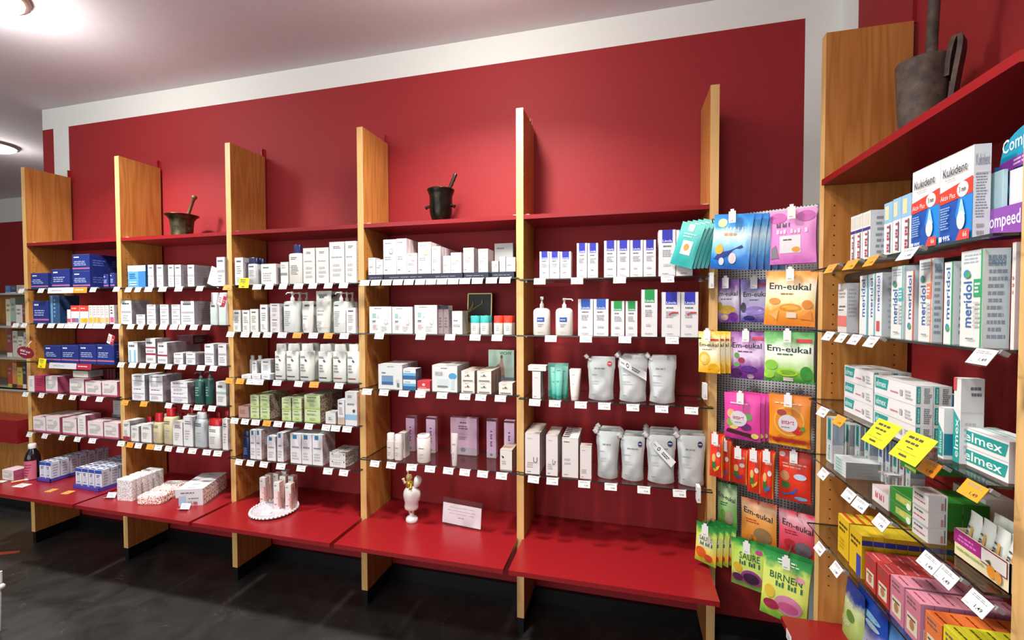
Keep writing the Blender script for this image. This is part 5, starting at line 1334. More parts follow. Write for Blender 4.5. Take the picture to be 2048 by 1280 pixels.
# seventh row
GRN = [(0, '#7aa82c'), (.2, '#f0b42c'), (.45, '#d8de7c'), (.75, '#c3d860'), (.88, '#2f8c3c'), (1, '#1f6c34')]
sweets('green fruit gum bag with orange fruit', 1392, 1436, 1049, 1130, -.3, GRN, [('e', .5, .6, .36, .16, '#e3e6cf'), ('t', 'SAURE', .2, .6, .8, .7, '#2f5a3c'), ('t', '~', .25, .48, .85, .57, '#2f5a3c'), ('e', .3, .28, .26, .14, '#e0641c'), ('e', .66, .18, .2, .1, '#cf4a2c')], n=4, dx=.018, dy=.012, rz=-.1, ry=.06)
sweets('green fruit gum bag with dark berries', 1461, 1531, 1083, 1178, -.26, [(0, '#6a9a3a'), (.15, '#8a5a4c'), (.35, '#c9d86c'), (.8, '#b4d454'), (.92, '#3a9440'), (1, '#2a7c38')], [('t', 'SAURE', .25, .62, .85, .76, '#3f6450'), ('t', '~', .25, .5, .88, .6, '#3f6450'), ('e', .6, .26, .3, .16, '#9c3c8c'), ('e', .6, .24, .24, .12, '#3c1c38'), ('e', .2, .2, .16, .08, '#5c1c4c'), ('e', .2, .42, .14, .1, '#e0b02c'), ('e', .82, .84, .1, .05, '#c63a88')], n=2)
sweets('green fruit gum bag with pink fruit', 1526, 1622, 1112, 1248, -.3, [(0, '#5c9a34'), (.12, '#a4c43c'), (.4, '#dfe26c'), (.75, '#cfe070'), (.88, '#3c9c4c'), (1, '#2c8444')], [('t', 'BIRNEN', .16, .62, .86, .72, '#2f6a44'), ('t', '~', .3, .52, .9, .6, '#3f7a50'), ('e', .6, .27, .3, .15, '#e08cb0'), ('e', .24, .2, .18, .08, '#b02a4c'), ('e', .6, .24, .22, .08, '#d85c90'), ('e', .18, .4, .12, .1, '#eec43c'), ('e', .8, .72, .1, .04, '#e59ab4'), ('l', .3, .86, .8, .94, 2, '#d9e8cc')], n=3, ry=.06)
# ---------------------------------------------------------------- right wall unit
def put6(sh, desc, u0, u1, vt, st, d=.07, xf=1.078, rows=1, stack=1, name='carton', cat='carton', gap=.0015, zb=0., group=None, rz=0., uR=0):
    zs = ZS[sh] + zb; ya = atx(u0, vt + 10, xf).y; yb = atx(u1, vt + 10, xf).y
    ya = min(ya, Y7 - .0015); yb = max(yb, Y8 + T + .0015)
    if uR: d = aty(uR, vt + 10, yb).x - xf
    h = (atx(u1, vt, xf).z - zs) / stack; w = abs(ya - yb) - .0008
    name = KIND[6] if name == 'carton' else name
    me = st(w, d, h); proto = None
    for r in range(rows):
        for k in range(stack):
            loc = (xf + d / 2 + r * (d + gap), (ya + yb) / 2, zs + k * (h + .0002))
            if proto is None:
                proto = o = link(name, me, loc=loc, rz=-PI / 2 + rz)
            else:
                o = proto.copy(); COL.objects.link(o); o.location = loc
            reg(o, desc, cat, sh, -ya, row=r, lvl=None if stack == 1 else (['lower', 'upper'] if stack == 2 else ['bottom', 'middle', 'top'] if stack == 3 else ['lowest', 'second lowest', 'middle', 'second highest', 'highest'])[k], group=group)
    return proto


S = (6, 'A')
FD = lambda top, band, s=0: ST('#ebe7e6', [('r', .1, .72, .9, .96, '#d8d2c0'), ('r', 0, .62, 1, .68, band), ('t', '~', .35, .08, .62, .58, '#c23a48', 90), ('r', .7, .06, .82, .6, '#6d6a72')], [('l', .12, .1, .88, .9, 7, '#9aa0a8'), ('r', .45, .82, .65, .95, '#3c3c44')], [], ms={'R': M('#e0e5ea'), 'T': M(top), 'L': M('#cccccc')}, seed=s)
for i, (a, c, v) in enumerate([(1702, 1711.5, 431), (1712, 1725, 426), (1726, 1741.5, 420)]):
    put6(S, 'slim carton with purple band', a, c, v, FD('#6a5a8c', '#3f2a78', i), .09)
for i, (a, c, v) in enumerate([(1769, 1785.5, 402), (1786.5, 1802.5, 393.5), (1804, 1823.5, 385)]):
    put6(S, 'slim carton with light blue top', a, c, v, ST('#e9e7e6', [('r', 0, .62, 1, 1, '#8fbfe0'), ('r', .15, .68, .6, .94, '#e2d6a8'), ('t', '~', .4, .08, .66, .58, '#c23a48', 90), ('r', .72, .06, .84, .58, '#5c5a62'), ('r', .1, .0, .5, .05, '#e6d68c')], [], ms={'R': M('#cfe0ee'), 'T': M('#8fbfe0')}), .09)
KU = [('r', 0, 0, 1, .5, '#1450a8'), ('p', [(.72, 0), (1, 0), (1, .52), (.6, .5), (.5, .3)], '#1b86d8'), ('p', [(0, .46), (1, .5), (1, .68), (0, .6)], '#e0402f'), ('e', .72, .57, .17, .085, '#ece4e2'), ('t', '3 min', .62, .54, .82, .6, '#4a4a50'), ('t', 'Aktiv Plus', .05, .5, .52, .56, '#f3d4cc'), ('t', 'Kukident', .12, .76, .86, .86, '#4b5260'), ('l', .2, .71, .6, .73, 1, '#9aa0a6'),
      ('p', [(.7, .46), (.74, .46), (.84, .28), (.62, .28)], '#a8d4f2'), ('e', .72, .23, .12, .1, '#e3e1de'), ('l', .08, .16, .4, .42, 9, '#8fb4e0'), ('r', .06, .03, .16, .09, '#dfe3ea'), ('t', '99%', .2, .03, .42, .09, '#e9edf3'), ('p', [(.6, 0), (1, 0), (1, .12), (.72, .12)], '#e0463a'), ('t', '66', .82, .04, .94, .1, '#f6d9d4')]
KR = [('l', .12, .22, .88, .7, 16, '#8d949c'), ('t', 'Kukident', .1, .78, .9, .9, '#9aa2ac'), ('l', .15, .03, .85, .18, 2, '#a9a29a'), ('r', .1, .71, .9, .72, '#e9ebee')]
for i, (a, c, v) in enumerate([(1826, 1881.5, 320), (1882.5, 1949, 288.5)]):
    put6(S, 'white and blue denture tablet box', a, c, v, ST('#edeae7', KU, KR, (), ms={'R': M('#dde1e5'), 'T': M('#b9bcc0')}, seed=i), .058, xf=1.075, uR=1924 if i == 0 else 1984)
# plaster display box with arched header
XF = 1.115
ya, yb = atx(1978, 460, XF).y, Y8 + T + .006; w = ya - yb; zs = ZS[S]
g = G(); d = .1
g.box(-w / 2, -d / 2, 0, w / 2, d / 2, .05, '#8a49a8')
g.box(-w / 2 + .002, 0, .05, w / 2, .003, .14, '#1f9ac0'); g.box(-w / 2 + .0, -.03, .05, -w / 2 + .0015, .04, .13, '#1b86b8')
ht = .192; hb = .14
hd = [(-w / 2 + w * i / 16, hb + (ht - hb) * (1 - (1 - i / 16) ** 2.6) ** .55) for i in range(17)]
for i in range(16):
    (xa, za), (xb, zb_) = hd[i], hd[i + 1]; g.add([(xa, -.021, hb - .02), (xb, -.021, hb - .02), (xb, -.021, zb_), (xa, -.021, za)], [(0, 1, 2, 3)], '#1496b8'); g.add([(xa, -.018, hb - .02), (xa, -.018, za), (xb, -.018, zb_), (xb, -.018, hb - .02)], [(0, 1, 2, 3)], '#1496b8')
g.art(lambda a, b, k: (-w / 2 + a * w, -.0213 - EPS * (k + 1), a * .012 + b * ht), [('t', 'Compeed', .06, .74, .97, .9, '#d9f0f6'), ('r', 0, .6, 1, .7, '#8c3aa4'), ('l', .3, .62, .9, .69, 2, '#d8b4e0')])
g.art(lambda a, b, k: (-w / 2 + a * w, -d / 2 - EPS * (k + 1), b * .05), [('t', 'Compeed', .12, .18, .98, .82, '#efe4f4')])
o = link('plaster_display', g.mesh('plaster_display'), loc=(XF + d / 2 - .015, (ya + yb) / 2, zs), rz=-PI / 2); tag(o, 'turquoise and purple plaster display beside the tall denture tablet boxes', 'display box')
g = G()
for i, xx in enumerate((-.42, -.08, .16)):
    g.box(xx * w, -.04 + .008 * i, .03, xx * w + w * .33, -.034 + .008 * i, .118 - .004 * i, '#b9dbe2' if i == 0 else '#e0dadf')
link('plaster_packs', g.mesh('plaster_packs'), o)
# black speaker-like pipe seen under the top glass shelf is not part of the goods: dark shelf underside rail
g = G(); g.tube([(1.16, Y7 - .03, ZS[S] - .03), (1.16, Y8 + T + .02, ZS[S] - .03)], .017, M('#141414', .35), 16); tag(link('shelf_rail', g.mesh('shelf_rail')), 'black round rail under the topmost glass shelf of the right wall unit', 'rail')

S = (6, 'B')
MER = lambda c, s=0, tx='meridol', drop=True, col='#e3e5e2', x0=.2: ST(col, [('t', tx, x0, .3, x0 + .45, .93, '#3468a8', 90), ('r', .84, 0, 1, 1, c)] + ([('e', .45, .2, .2, .05, '#3a8cc0'), ('e', .55, .19, .14, .035, '#4aa45a')] if drop else []), [('l', .15, .1, .85, .95, 10, '#8d9aa6')], (), ms={'R': M('#d8dee2'), 'T': M('#c8ccd0')}, seed=s)
put6(S, 'white carton with coral foot', 1676.5, 1694.5, 566, ST('#dad6d2', [('r', 0, .12, 1, .34, '#d9776c'), ('l', .1, .5, .9, .56, 1, '#5c5658'), ('l', .1, .44, .9, .48, 1, '#5c5658'), ('l', .1, .7, .85, .9, 3, '#a9a6a4')], [('l', .1, .3, .9, .9, 8, '#a4a8ae')], ms={'R': M('#c9ccd0')}), .08, uR=1718)
put6(S, 'slim white carton with teal edge', 1720, 1737.5, 549.5, MER('#58a8b8', 1, drop=False), .05); put6(S, 'slim white carton with teal edge', 1738.5, 1751, 547, MER('#8cc4cc', 2, drop=False), .05)
put6(S, 'slim white carton with red spot', 1752, 1765, 544.5, ST('#e3e6e8', [('t', 'meridol', .2, .4, .65, .95, '#3468a8', 90), ('r', .2, .08, .7, .24, '#cf4a4c')], [('l', .15, .1, .85, .95, 10, '#a8b0b8')], ms={'R': M('#c8ced2'), 'T': M('#d8dcde')}), .07)
MB = lambda c, s=0: ST('#e0e1dc', [('l', .1, .86, .9, .97, 3, '#9fb4c4'), ('t', 'meridol', .14, .2, .5, .68, '#3468a8', 90), ('r', .58, .52, .9, .7, c), ('l', .62, .55, .86, .67, 3, '#eef4f2'), ('e', .3, .76, .14, .045, '#3a8cc0'), ('e', .36, .75, .1, .03, '#4aa45a'), ('l', .6, .2, .9, .48, 6, '#b9bcba'), ('l', .3, .07, .7, .1, 1, '#7d8284'), ('r', .93, 0, 1, 1, c)], [('l', .1, .08, .9, .95, 12, '#8a98a4'), ('t', 'meridol', .12, .84, .8, .92, '#6d8aa8')], (), ms={'R': M('#ccd6da'), 'T': M('#c4c9c8')}, seed=s)
put6(S, 'white mouthwash carton with teal spot', 1783.5, 1810, 530.5, MB('#4fb0b4'), .06); put6(S, 'slim white carton with coral edge', 1813, 1830, 540, MER('#c9564c', 4, col='#e6e0dd'), .05)
put6(S, 'white mouthwash carton with orange spot', 1839, 1868, 515.5, MB('#e2785c', 2), .06, uR=1888); put6(S, 'slim white carton with green edge', 1889.5, 1908, 522.5, MER('#3a9c66', 5), .05)
put6(S, 'big white mouthwash carton with green spot', 1923, 1971, 496.5, MB('#2fa068', 3), .07, xf=1.072, uR=2023); put6(S, 'white carton at the shelf end by the oak edge', 2025, 2033, 484, ST('#e6dcd8', [('l', .2, .5, .8, .7, 3, '#b98a88')], (), ms={'R': M('#d8ccca')}), .07, xf=1.1)

S = (6, 'C')
TEAL = '#1f9c94'
EL = lambda n, s=0: ST('#e9e7e6', [('p', [(.03, .3), (.34, .3), (.38, .9), (.03, .9)], TEAL), ('t', 'elmex', .06, .42, .32, .78, '#d8efec'), ('l', .42, .3, .62, .46, 1, '#d87a80'), ('r', .66, .3, .72, .6, '#a9b0b0'), ('l', .78, .2, .95, .7, 3, '#b9bcbc')],
                     [('r', .04, .1, .28, .94, TEAL), ('t', 'elmex', .09, .16, .22, .88, '#cfe9e6', 90), ('l', .45, .12, .92, .9, 8, '#7d7f82')], (), ms={'R': M('#ebe9e8'), 'T': M('#d3cfce')}, seed=s)
put6(S, 'toothpaste box with teal logo', 1689, 1747, 744, EL(0), .04, xf=1.09, rows=2, stack=3)
put6(S, 'barcoded white toothpaste box', 1748.5, 1832, 771.5, EL(1), .043, uR=1867, xf=1.075, rows=2, stack=3)
put6(S, 'small white carton with teal foot', 1877, 1889, 816, ST('#e6e7e6', [('p', [(0, .05), (.9, .05), (.9, .5), (0, .7)], TEAL), ('t', 'elmex', .2, .1, .7, .55, '#cfe9e6', 90)], [('r', 0, .08, 1, .5, '#1a7c94'), ('r', 0, .5, 1, 1, '#dcdedd')], ms={'R': M('#dcdedd')}), .045)
put6(S, 'tall white carton with teal lettered edge', 1908.5, 1923, 757, ST('#e9e4e2', [('p', [(0, .0), (.95, .0), (.95, .5), (0, .62)], TEAL), ('t', 'elmex', .2, .06, .8, .52, '#d8efec', 90), ('r', 0, .85, .4, 1, '#cf4a50')], [('l', .15, .1, .9, .5, 6, '#b4b6b8'), ('l', .4, .78, .9, .92, 2, '#6a6c70'), ('r', .0, .6, 1, .605, '#b4b6b8')], ms={'R': M('#dcdcdc')}), .085, uR=1970, xf=1.09)
put6(S, 'blue topped white carton at the back', 1894, 1907, 790, ST('#dfe6ea', [('r', 0, .7, 1, 1, '#2f8cc8')], [('r', 0, .8, 1, 1, '#2f8cc8')]), .03, xf=1.19)
ELB = [('p', [(.01, .2), (.93, .2), (.99, .84), (.01, .84)], TEAL), ('t', 'elmex', .05, .3, .88, .78, '#e6f4f2')]
put6(S, 'big toothpaste box with large teal logo', 1925, 2019, 884, ST('#ebe9e8', ELB, (), [('l', .1, .3, .9, .7, 2, '#8cc4be')], ms={'R': M('#d8d6d5'), 'T': M('#dcdfde')}), .05, xf=1.1, rows=1, stack=2)

S = (6, 'D')
TB = lambda s=0, c=TEAL: ST('#cfd6d6', [('r', .2, .0, .8, .42, '#e6e8e8'), ('t', 'elmex', .3, .05, .65, .4, c, 90), ('r', .25, .5, .75, .98, c), ('r', .45, .55, .6, .95, '#1a5a6a')], [('r', 0, 0, 1, .42, '#d9dbdb'), ('r', .3, .5, .5, .95, '#8a9ab0')], ms={'R': M('#9ea6b2')}, seed=s)
for i, (a, c, v) in enumerate([(1653, 1665.5, 838), (1678, 1688, 846), (1690, 1700, 850), (1710, 1721, 852), (1729, 1740, 857)]):
    put6(S, 'toothbrush pack with teal front', a, c, v, TB(i), .03, xf=1.09 if i == 0 else 1.15)
for i, (a, c, v) in enumerate([(1757, 1767, 868), (1771, 1781, 878), (1785, 1796, 888), (1799, 1809, 890), (1812, 1822, 896)]):
    put6(S, 'toothbrush pack with blue front', a, c, v, TB(i, ['#4a68b0', '#4a68b0', TEAL, '#a04058', TEAL][i]), .03, xf=1.16)
put6(S, 'flat silver toothpaste box', 1668, 1692, 925, ST('#dfe2e2', [('r', .1, .1, .7, .85, '#b9d4d0'), ('l', .15, .3, .6, .7, 1, TEAL)], (), ms={'R': M('#b9bbbb', .25, .6), 'T': M('#d4d6d6')}), .15, xf=1.075, stack=5)
put6(S, 'white carton with red letters', 1744, 1777.5, 990, ST('#e8e0df', [('t', '~', .2, .3, .75, .7, '#cf4a50')], (), ms={'R': M('#d8d2d0'), 'T': M('#c8b4b2')}), .12, xf=1.075)
for i, (a, c) in enumerate([(1756, 1764), (1768, 1776)]):
    put6(S, 'small upright pack with red stripe', a, c, 950, ST('#e3dcdc', [('r', .3, .1, .7, .9, '#cf7a80')], ms={'R': M('#d3cccc')}), .03, xf=1.13, zb=.043)
put6(S, 'green herbal toothpaste box', 1779, 1823, 1000, ST('#2f8c2c', [('p', [(.3, .25), (1, .3), (1, .85), (.3, .75)], '#b4c45c'), ('e', .6, .52, .12, .18, '#d8c86a'), ('e', .9, .35, .1, .25, '#dfe6d8')], (), ms={'R': M('#2a7a28'), 'T': M('#2a8428')}), .045, stack=2, rows=3)
put6(S, 'white toothpaste box with red print', 1825, 1857.5, 991, ST('#e3dfdc', [('l', .08, .55, .95, .8, 1, '#5f6a62'), ('l', .08, .25, .95, .42, 1, '#cf5a5c'), ('r', 0, .9, 1, 1, '#b9c0b4')], [('r', .66, .1, .8, .55, '#c98a88'), ('r', .84, .1, .9, .9, '#5c6a68')], [('l', .1, .3, .9, .7, 2, '#a07a78')], ms={'R': M('#e0dcd9'), 'T': M('#bdb0ac')}), .055, uR=1896, xf=1.07, stack=3)
put6(S, 'white toothpaste box with red print', 1825, 1857.5, 1016, ST('#e3dfdc', [], [('l', .1, .2, .6, .8, 2, '#e0c0bc')], [('l', .1, .3, .9, .7, 2, '#a07a78')], ms={'R': M('#dcd8d5'), 'T': M('#cdbfbb')}), .11, xf=1.135, stack=2)
put6(S, 'green herbal toothpaste box on top', 1800, 1832, 948, ST('#2f8c2c', [('p', [(.3, .25), (1, .3), (1, .85), (.3, .75)], '#b4c45c'), ('e', .6, .52, .12, .18, '#d8c86a')], (), ms={'R': M('#2a7a28'), 'T': M('#2a8428')}), .12, xf=1.13, zb=.104)
put6(S, 'white toothpaste box with red print at the back', 1905, 1972, 1000, ST('#e3dfdc', [('l', .08, .55, .95, .8, 1, '#5f6a62'), ('l', .08, .25, .95, .42, 1, '#cf5a5c')], (), [('l', .1, .3, .9, .7, 2, '#a07a78')], ms={'R': M('#dcd8d5'), 'T': M('#cdbfbb')}), .055, xf=1.215, stack=3)
# open counter box with white tubes
ya, yb = atx(1907.5, 1100, 1.095).y, Y8 + T + .003; w = ya - yb; zs = ZS[S]; d = .13; hh = .052
g = G(); CB = '#e8dcb0'
g.box(-w / 2, -d / 2, 0, w / 2, -d / 2 + .002, hh, CB); g.box(-w / 2, d / 2 - .002, 0, w / 2, d / 2, .1, '#b9a8a0'); g.box(-w / 2, -d / 2, 0, -w / 2 + .002, d / 2, hh, CB); g.box(w / 2 - .002, -d / 2, 0, w / 2, d / 2, hh, '#dccfb4'); g.box(-w / 2, -d / 2, 0, w / 2, d / 2, .002, CB)
g.art(lambda a, b, k: (-w / 2 + a * w, -d / 2 - EPS * (k + 1), b * hh), [('r', 0, .5, .52, 1, '#a5247c'), ('l', .08, .6, .45, .88, 2, '#d87ac0'), ('r', .53, .44, .97, 1, '#8c2458'), ('r', .54, .48, .96, .96, '#ece6e0'), ('l', .05, .28, .6, .42, 1, '#9cb45c'), ('e', .72, .34, .07, .22, '#e8952c'), ('e', .84, .3, .06, .2, '#e8a040'), ('p', [(.62, .6), (.7, .7), (.72, .52)], '#4a5c2c')])
o = link('counter_box', g.mesh('counter_box'), loc=(1.095 + d / 2, (ya + yb) / 2, zs), rz=-PI / 2); tag(o, 'open cream counter box with magenta band holding small white tubes', 'box')
k = 0
for i in range(4):
    for j in range(3):
        g = G(); lx = -w / 2 + .018 + (w - .036) * i / 3; ly = -d / 2 + .024 + j * .038; r = .017
        if k == 0:
            g.loft([(0, r * .8, r * .8), (.02, r, r * .9), (.055, r, r * .6), (.078, r, .002), (.086, r, .0015)], M('#dfe3de', .35), 18); g.art(lambda a, b, kk: (-r * .8 + a * r * 1.6, -r * .8 - EPS * kk - .0015 - (0 if b < .5 else -(b - .5) * r), b * .074 + .004), [('t', '~', .35, .2, .6, .8, '#4a5450', 90), ('r', .68, .3, .9, .8, '#dfa84c')]); tm = g.mesh('small_tube')
        tt = link('small_tube', tm, loc=(1.095 + d / 2 + ly, (ya + yb) / 2 - lx, zs + .003), rz=-PI / 2 + .1 * (k % 3 - 1)); k += 1
        reg(tt, 'small white tube', 'tube', S, lx, row=j, end='in the open cream counter box', group='small white tubes in the counter box')

S = (6, 'E')
YE = ST('#e8bc18', [('l', .1, .6, .9, .85, 2, '#4a3c18'), ('l', .15, .15, .8, .45, 3, '#c99a14')], (), [('r', 0, .3, 1, .7, '#c8501c')], ms={'R': M('#d0a416'), 'T': M('#e6c22c')})
put6(S, 'yellow medicine box', 1676, 1698, 1046, YE, .024, xf=1.08, rows=6)
put6(S, 'blue banded yellow medicine box', 1699, 1724, 1072, ST('#e8bc18', [('l', .1, .6, .9, .85, 2, '#4a3c18'), ('r', .6, 0, .95, .5, '#3a44a8')], [('r', 0, .78, 1, .9, '#2a2f8c')], (), ms={'R': M('#c99c12'), 'T': M('#e6c22c')}), .024, xf=1.075, rows=8)
RF = [('l', .1, .72, .9, .92, 2, '#7a5a58'), ('r', .15, .12, .85, .55, '#d9cdb4'), ('e', .5, .32, .16, .12, '#b07a50'), ('l', .2, .42, .8, .5, 1, '#4a3a34')]
for i, (a, c, v) in enumerate([(1730, 1752, 1124), (1754, 1779, 1149)]):
    put6(S, 'red medicine box', a, c, v, ST('#b83230', RF, (), [('l', .1, .35, .9, .65, 1, '#d8a0a0')], ms={'R': M('#a82824'), 'T': M('#c03a38')}), .024, xf=1.075, rows=7)
for i, (a, c, v) in enumerate([(1780.5, 1808, 1174), (1810, 1841, 1208)]):
    put6(S, 'pink medicine box', a, c, v, ST('#c9788c', RF, [('r', .25, .08, .85, .42, '#e3dcdc'), ('l', .3, .12, .8, .38, 4, '#55565a')], [('l', .1, .35, .9, .65, 1, '#8c4458')], ms={'R': M('#c98aa8'), 'T': M('#d88a9c')}), .024, xf=1.072, rows=7)
put6(S, 'orange medicine box', 1850, 1884, 1252, ST('#e0763c', RF, (), [('l', .1, .35, .9, .65, 1, '#7a3418')], ms={'R': M('#c9602c'), 'T': M('#e8702c')}), .024, xf=1.072, rows=7)
put6(S, 'bright yellow medicine box', 1886, 1925, 1285, ST('#dfd020', RF, (), [('l', .1, .35, .9, .65, 1, '#5a5418')], ms={'R': M('#c9bc1c'), 'T': M('#e2d828')}), .024, xf=1.07, rows=7)

# big refill bags on the base of the right unit
for i, (u, v, vt, w, col, els, nm) in enumerate([(1668, 1236, 1138, .11, [(0, '#8a9a4c'), (.4, '#a9c070'), (.62, '#c9d4a0'), (.8, '#1a3f94'), (1, '#16327c')], [('l', .15, .62, .7, .7, 1, '#e6ead8'), ('e', .6, .45, .2, .1, '#5c8a34'), ('l', .1, .2, .7, .34, 3, '#dfe2c8')], 'green bag with dark blue top'),
                                                 (1698, 1262, 1158, .165, [(0, '#8c9cc8'), (.35, '#a9b4d8'), (.55, '#1d50b8'), (1, '#123a9c')], [('e', .6, .72, .3, .06, '#8fd0f0'), ('e', .7, .6, .2, .05, '#c3ecf8'), ('l', .1, .5, .5, .62, 2, '#cfd6ea'), ('r', .62, .08, .8, .3, '#c23a5c')], 'blue bag with water splash'),
                                                 (1752, 1320, 1190, .13, [(0, '#2a74c8'), (.5, '#5ca4e0'), (1, '#123a9c')], [('r', .1, .1, .6, .4, '#9cc4ea')], 'light blue bag'), (1800, 1370, 1226, .12, [(0, '#6aa82c'), (1, '#8cd41c')], [('l', .2, .2, .8, .5, 3, '#dcefb0')], 'bright green bag')]):
    q = atz(u, v, ZB); xf = q.x; zt = atx(u, vt, xf).z; h = zt - ZB; th = .05
    g = G(); nx, nz = 10, 12; mat = gradmat(col)
    def pt(a, t, sg, h=h, w=w):
        e = max(0, 1 - abs(2 * a - 1) ** 3); return (-w / 2 + a * w, sg * (th / 2 * ((1 - t) ** .5) * e ** .5 + .001), t * h)
    for sg in (-1, 1):
        vs = [pt(a / nx, b / nz, sg) for b in range(nz + 1) for a in range(nx + 1)]
        fs = [(j * (nx + 1) + a, j * (nx + 1) + a + 1, (j + 1) * (nx + 1) + a + 1, (j + 1) * (nx + 1) + a) for j in range(nz) for a in range(nx)]
        g.add(vs, fs if sg < 0 else [tuple(reversed(f)) for f in fs], mat, True)
    g.gn = 3; g.art(lambda a, b, k: (lambda z_: (z_[0], z_[1] - .001 - EPS * k, z_[2]))(pt(a, b, -1)), els, i)
    o = link('refill_bag', g.mesh('refill_bag'), loc=(xf + th / 2, min(q.y, Y7 - .004) - w / 2, ZB), rz=-PI / 2); tag(o, nm + ' standing on the red base board of the right unit', 'bag', 'refill bags on the right base board')
p = atz(1560, 1250, ZB); g = G(); g.box(-.0005, -.022, -.03, .0005, .022, 0, '#eceae8'); g.art(lambda a, b, k: (-.0006 - EPS * k, .022 - a * .044, -.03 + b * .03), [('l', .2, .2, .8, .7, 2, '#999')])
tag(link('price_tag', g.mesh('price_tag'), loc=(.984, p.y - .03, ZB - .001)), 'white price tag at the corner of the right red base board', 'price tag')
# side facing tags at the pegboard end of the pouch bay
for (u, v, nm) in ((1411, 783, 'white price tag turned sideways beside the third glass shelf end'), (1398, 990, 'white price tag turned sideways below the last refill pouch'), (1424, 560, 'white price tag turned sideways under the teal sweets bags')):
    p = aty(u, v, -.3); g = G(); g.box(-.007, 0, -.032, .007, .04, .03, '#e9e7e4'); g.art(lambda a, b, k: (-.007 + a * .014, -EPS * (k + 1), -.032 + b * .062), [('l', .2, .1, .8, .3, 2, '#8d8d8d')])
    tag(link('price_tag', g.mesh('price_tag'), loc=(p.x, -.3, p.z)), nm, 'price tag')

# ---------------------------------------------------------------- mortars on the top shelves
BRZ = noisy('old_bronze', '#2e2a1c', '#5c5338', 30, .38, .3, '#6e6444', .7)
DKB = noisy('dark_bronze', '#15130f', '#2c281e', 30, .3, .3, '#4a4230', .7)
RST = noisy('rusty_iron', '#3c322c', '#5c4c42', 35, .7, .8, '#7a6a58', .3)
c = aty(364, 450, -.15); zt = aty(364, 431, -.15).z; h = zt - ZT; r = (X_at(386, 450, -.15) - X_at(344, 450, -.15)) / 2 * .76
g = G(); g.lathe([(r * .92, 0), (r * .94, h * .05), (r * .88, h * .1), (r * .95, h * .5), (r * 1.02, h * .78), (r * 1.2, h * .9), (r * 1.42, h * .98), (r * 1.44, h), (r * 1.3, h), (r * .9, h * .8), (r * .7, h * .3), (.001, h * .25)], BRZ, 32, (c.x, -.15, ZT))
o = link('mortar', g.mesh('mortar')); tag(o, 'old bronze mortar with flared rim and pestle on the red top shelf', 'mortar', 'mortars on the top shelves')
tip = aty(390, 391, -.13)
g = G(); a = Vector((c.x + .01, -.15, ZT + h * .45)); g.tube([a, a.lerp(tip, .5), a.lerp(tip, .88), a.lerp(tip, .9), a.lerp(tip, .97), tip], [.012, .009, .008, .013, .015, .006], M('#7a6248', .4, .5), 12); link('pestle', g.mesh('pestle'), o)
g = G()
for s in (-1, 1):
    for zz in (.4, .62):
        g.tube([(c.x + s * r * .9, -.155, ZT + h * zz), (c.x + s * r * 1.1, -.165, ZT + h * (zz - .02))], .006, BRZ, 8)
link('handle', g.mesh('handle'), o)
c = aty(882, 410, -.15); zt = aty(882, 380, -.15).z; h = zt - ZT; r = (X_at(903, 400, -.15) - X_at(861, 400, -.15)) / 2
g = G(); g.lathe([(r * .62, 0), (r * .66, h * .03), (r * .85, h * .16), (r * .98, h * .32), (r * 1.0, h * .8), (r * 1.1, h * .9), (r * 1.2, h * .98), (r * 1.2, h), (r * 1.05, h), (r * .85, h * .7), (.001, h * .3)], DKB, 32, (c.x, -.15, ZT))
o = link('mortar', g.mesh('mortar')); tag(o, 'dark bulbous mortar with two knobs and ribbed pestle on the red top shelf', 'mortar', 'mortars on the top shelves')
tip = aty(912, 347, -.13); g = G(); a = Vector((c.x + .012, -.15, ZT + h * .6)); pts = [a.lerp(tip, i / 14) for i in range(15)]; g.tube(pts, [.008 + .0025 * (i % 2) for i in range(14)] + [.006], M('#3a3222', .35, .6), 10); link('pestle', g.mesh('pestle'), o)
for s in (-1, 1):
    g = G(); g.tube([(c.x + s * r * .95, -.155, ZT + h * .52), (c.x + s * r * 1.22, -.16, ZT + h * .5), (c.x + s * r * 1.38, -.16, ZT + h * .47)], [.008, .006, .009], DKB, 10); link('handle', g.mesh('handle'), o)
XM = 1.225; c = atx(1842, 235, XM); dist = (Vector((XM, c.y, 2.0)) - CAM).dot(FW)
r0 = 46 * dist / FPX / 1.15; zt = atx(1842, 126, XM).z; h = zt - ZT
g = G(); g.lathe([(r0 * .8, 0), (r0 * .84, h * .03), (r0 * .92, h * .4), (r0 * 1.0, h * .8), (r0 * 1.04, h * .985), (r0 * 1.02, h), (r0 * .9, h * .97), (r0 * .8, h * .5), (.001, h * .3)], RST, 36, (XM, c.y, ZT))
o = link('mortar', g.mesh('mortar')); tag(o, 'large rusty iron mortar with tall pestle on the right top shelf', 'mortar', 'mortars on the top shelves')
g = G(); v0 = Vector((XM, c.y, 0)); side = Vector((.75, -.66, 0)).normalized()
kp = [v0 + side * (r0 * q) + Vector((0, 0, ZT + h * zz)) for q, zz in ((.88, .08), (1.08, .4), (1.27, .75), (1.42, 1.02), (1.38, 1.13), (1.18, 1.1), (1.03, .93), (.97, .72))]
pts = []
for i in range(len(kp) - 1):
    a0, a1, a2, a3 = kp[max(i - 1, 0)], kp[i], kp[i + 1], kp[min(i + 2, len(kp) - 1)]
    for q in range(5):
        t = q / 5; pts.append(.5 * ((2 * a1) + (a2 - a0) * t + (2 * a0 - 5 * a1 + 4 * a2 - a3) * t * t + (3 * a1 - a0 - 3 * a2 + a3) * t ** 3))
fw = Vector((side.y, -side.x, 0)) * -.022
vs = []
for q in pts + [kp[-1]]:
    dn = side * .005
    vs += [tuple(q + fw - dn), tuple(q + fw + dn), tuple(q - fw + dn), tuple(q - fw - dn)]
nn = len(vs) // 4
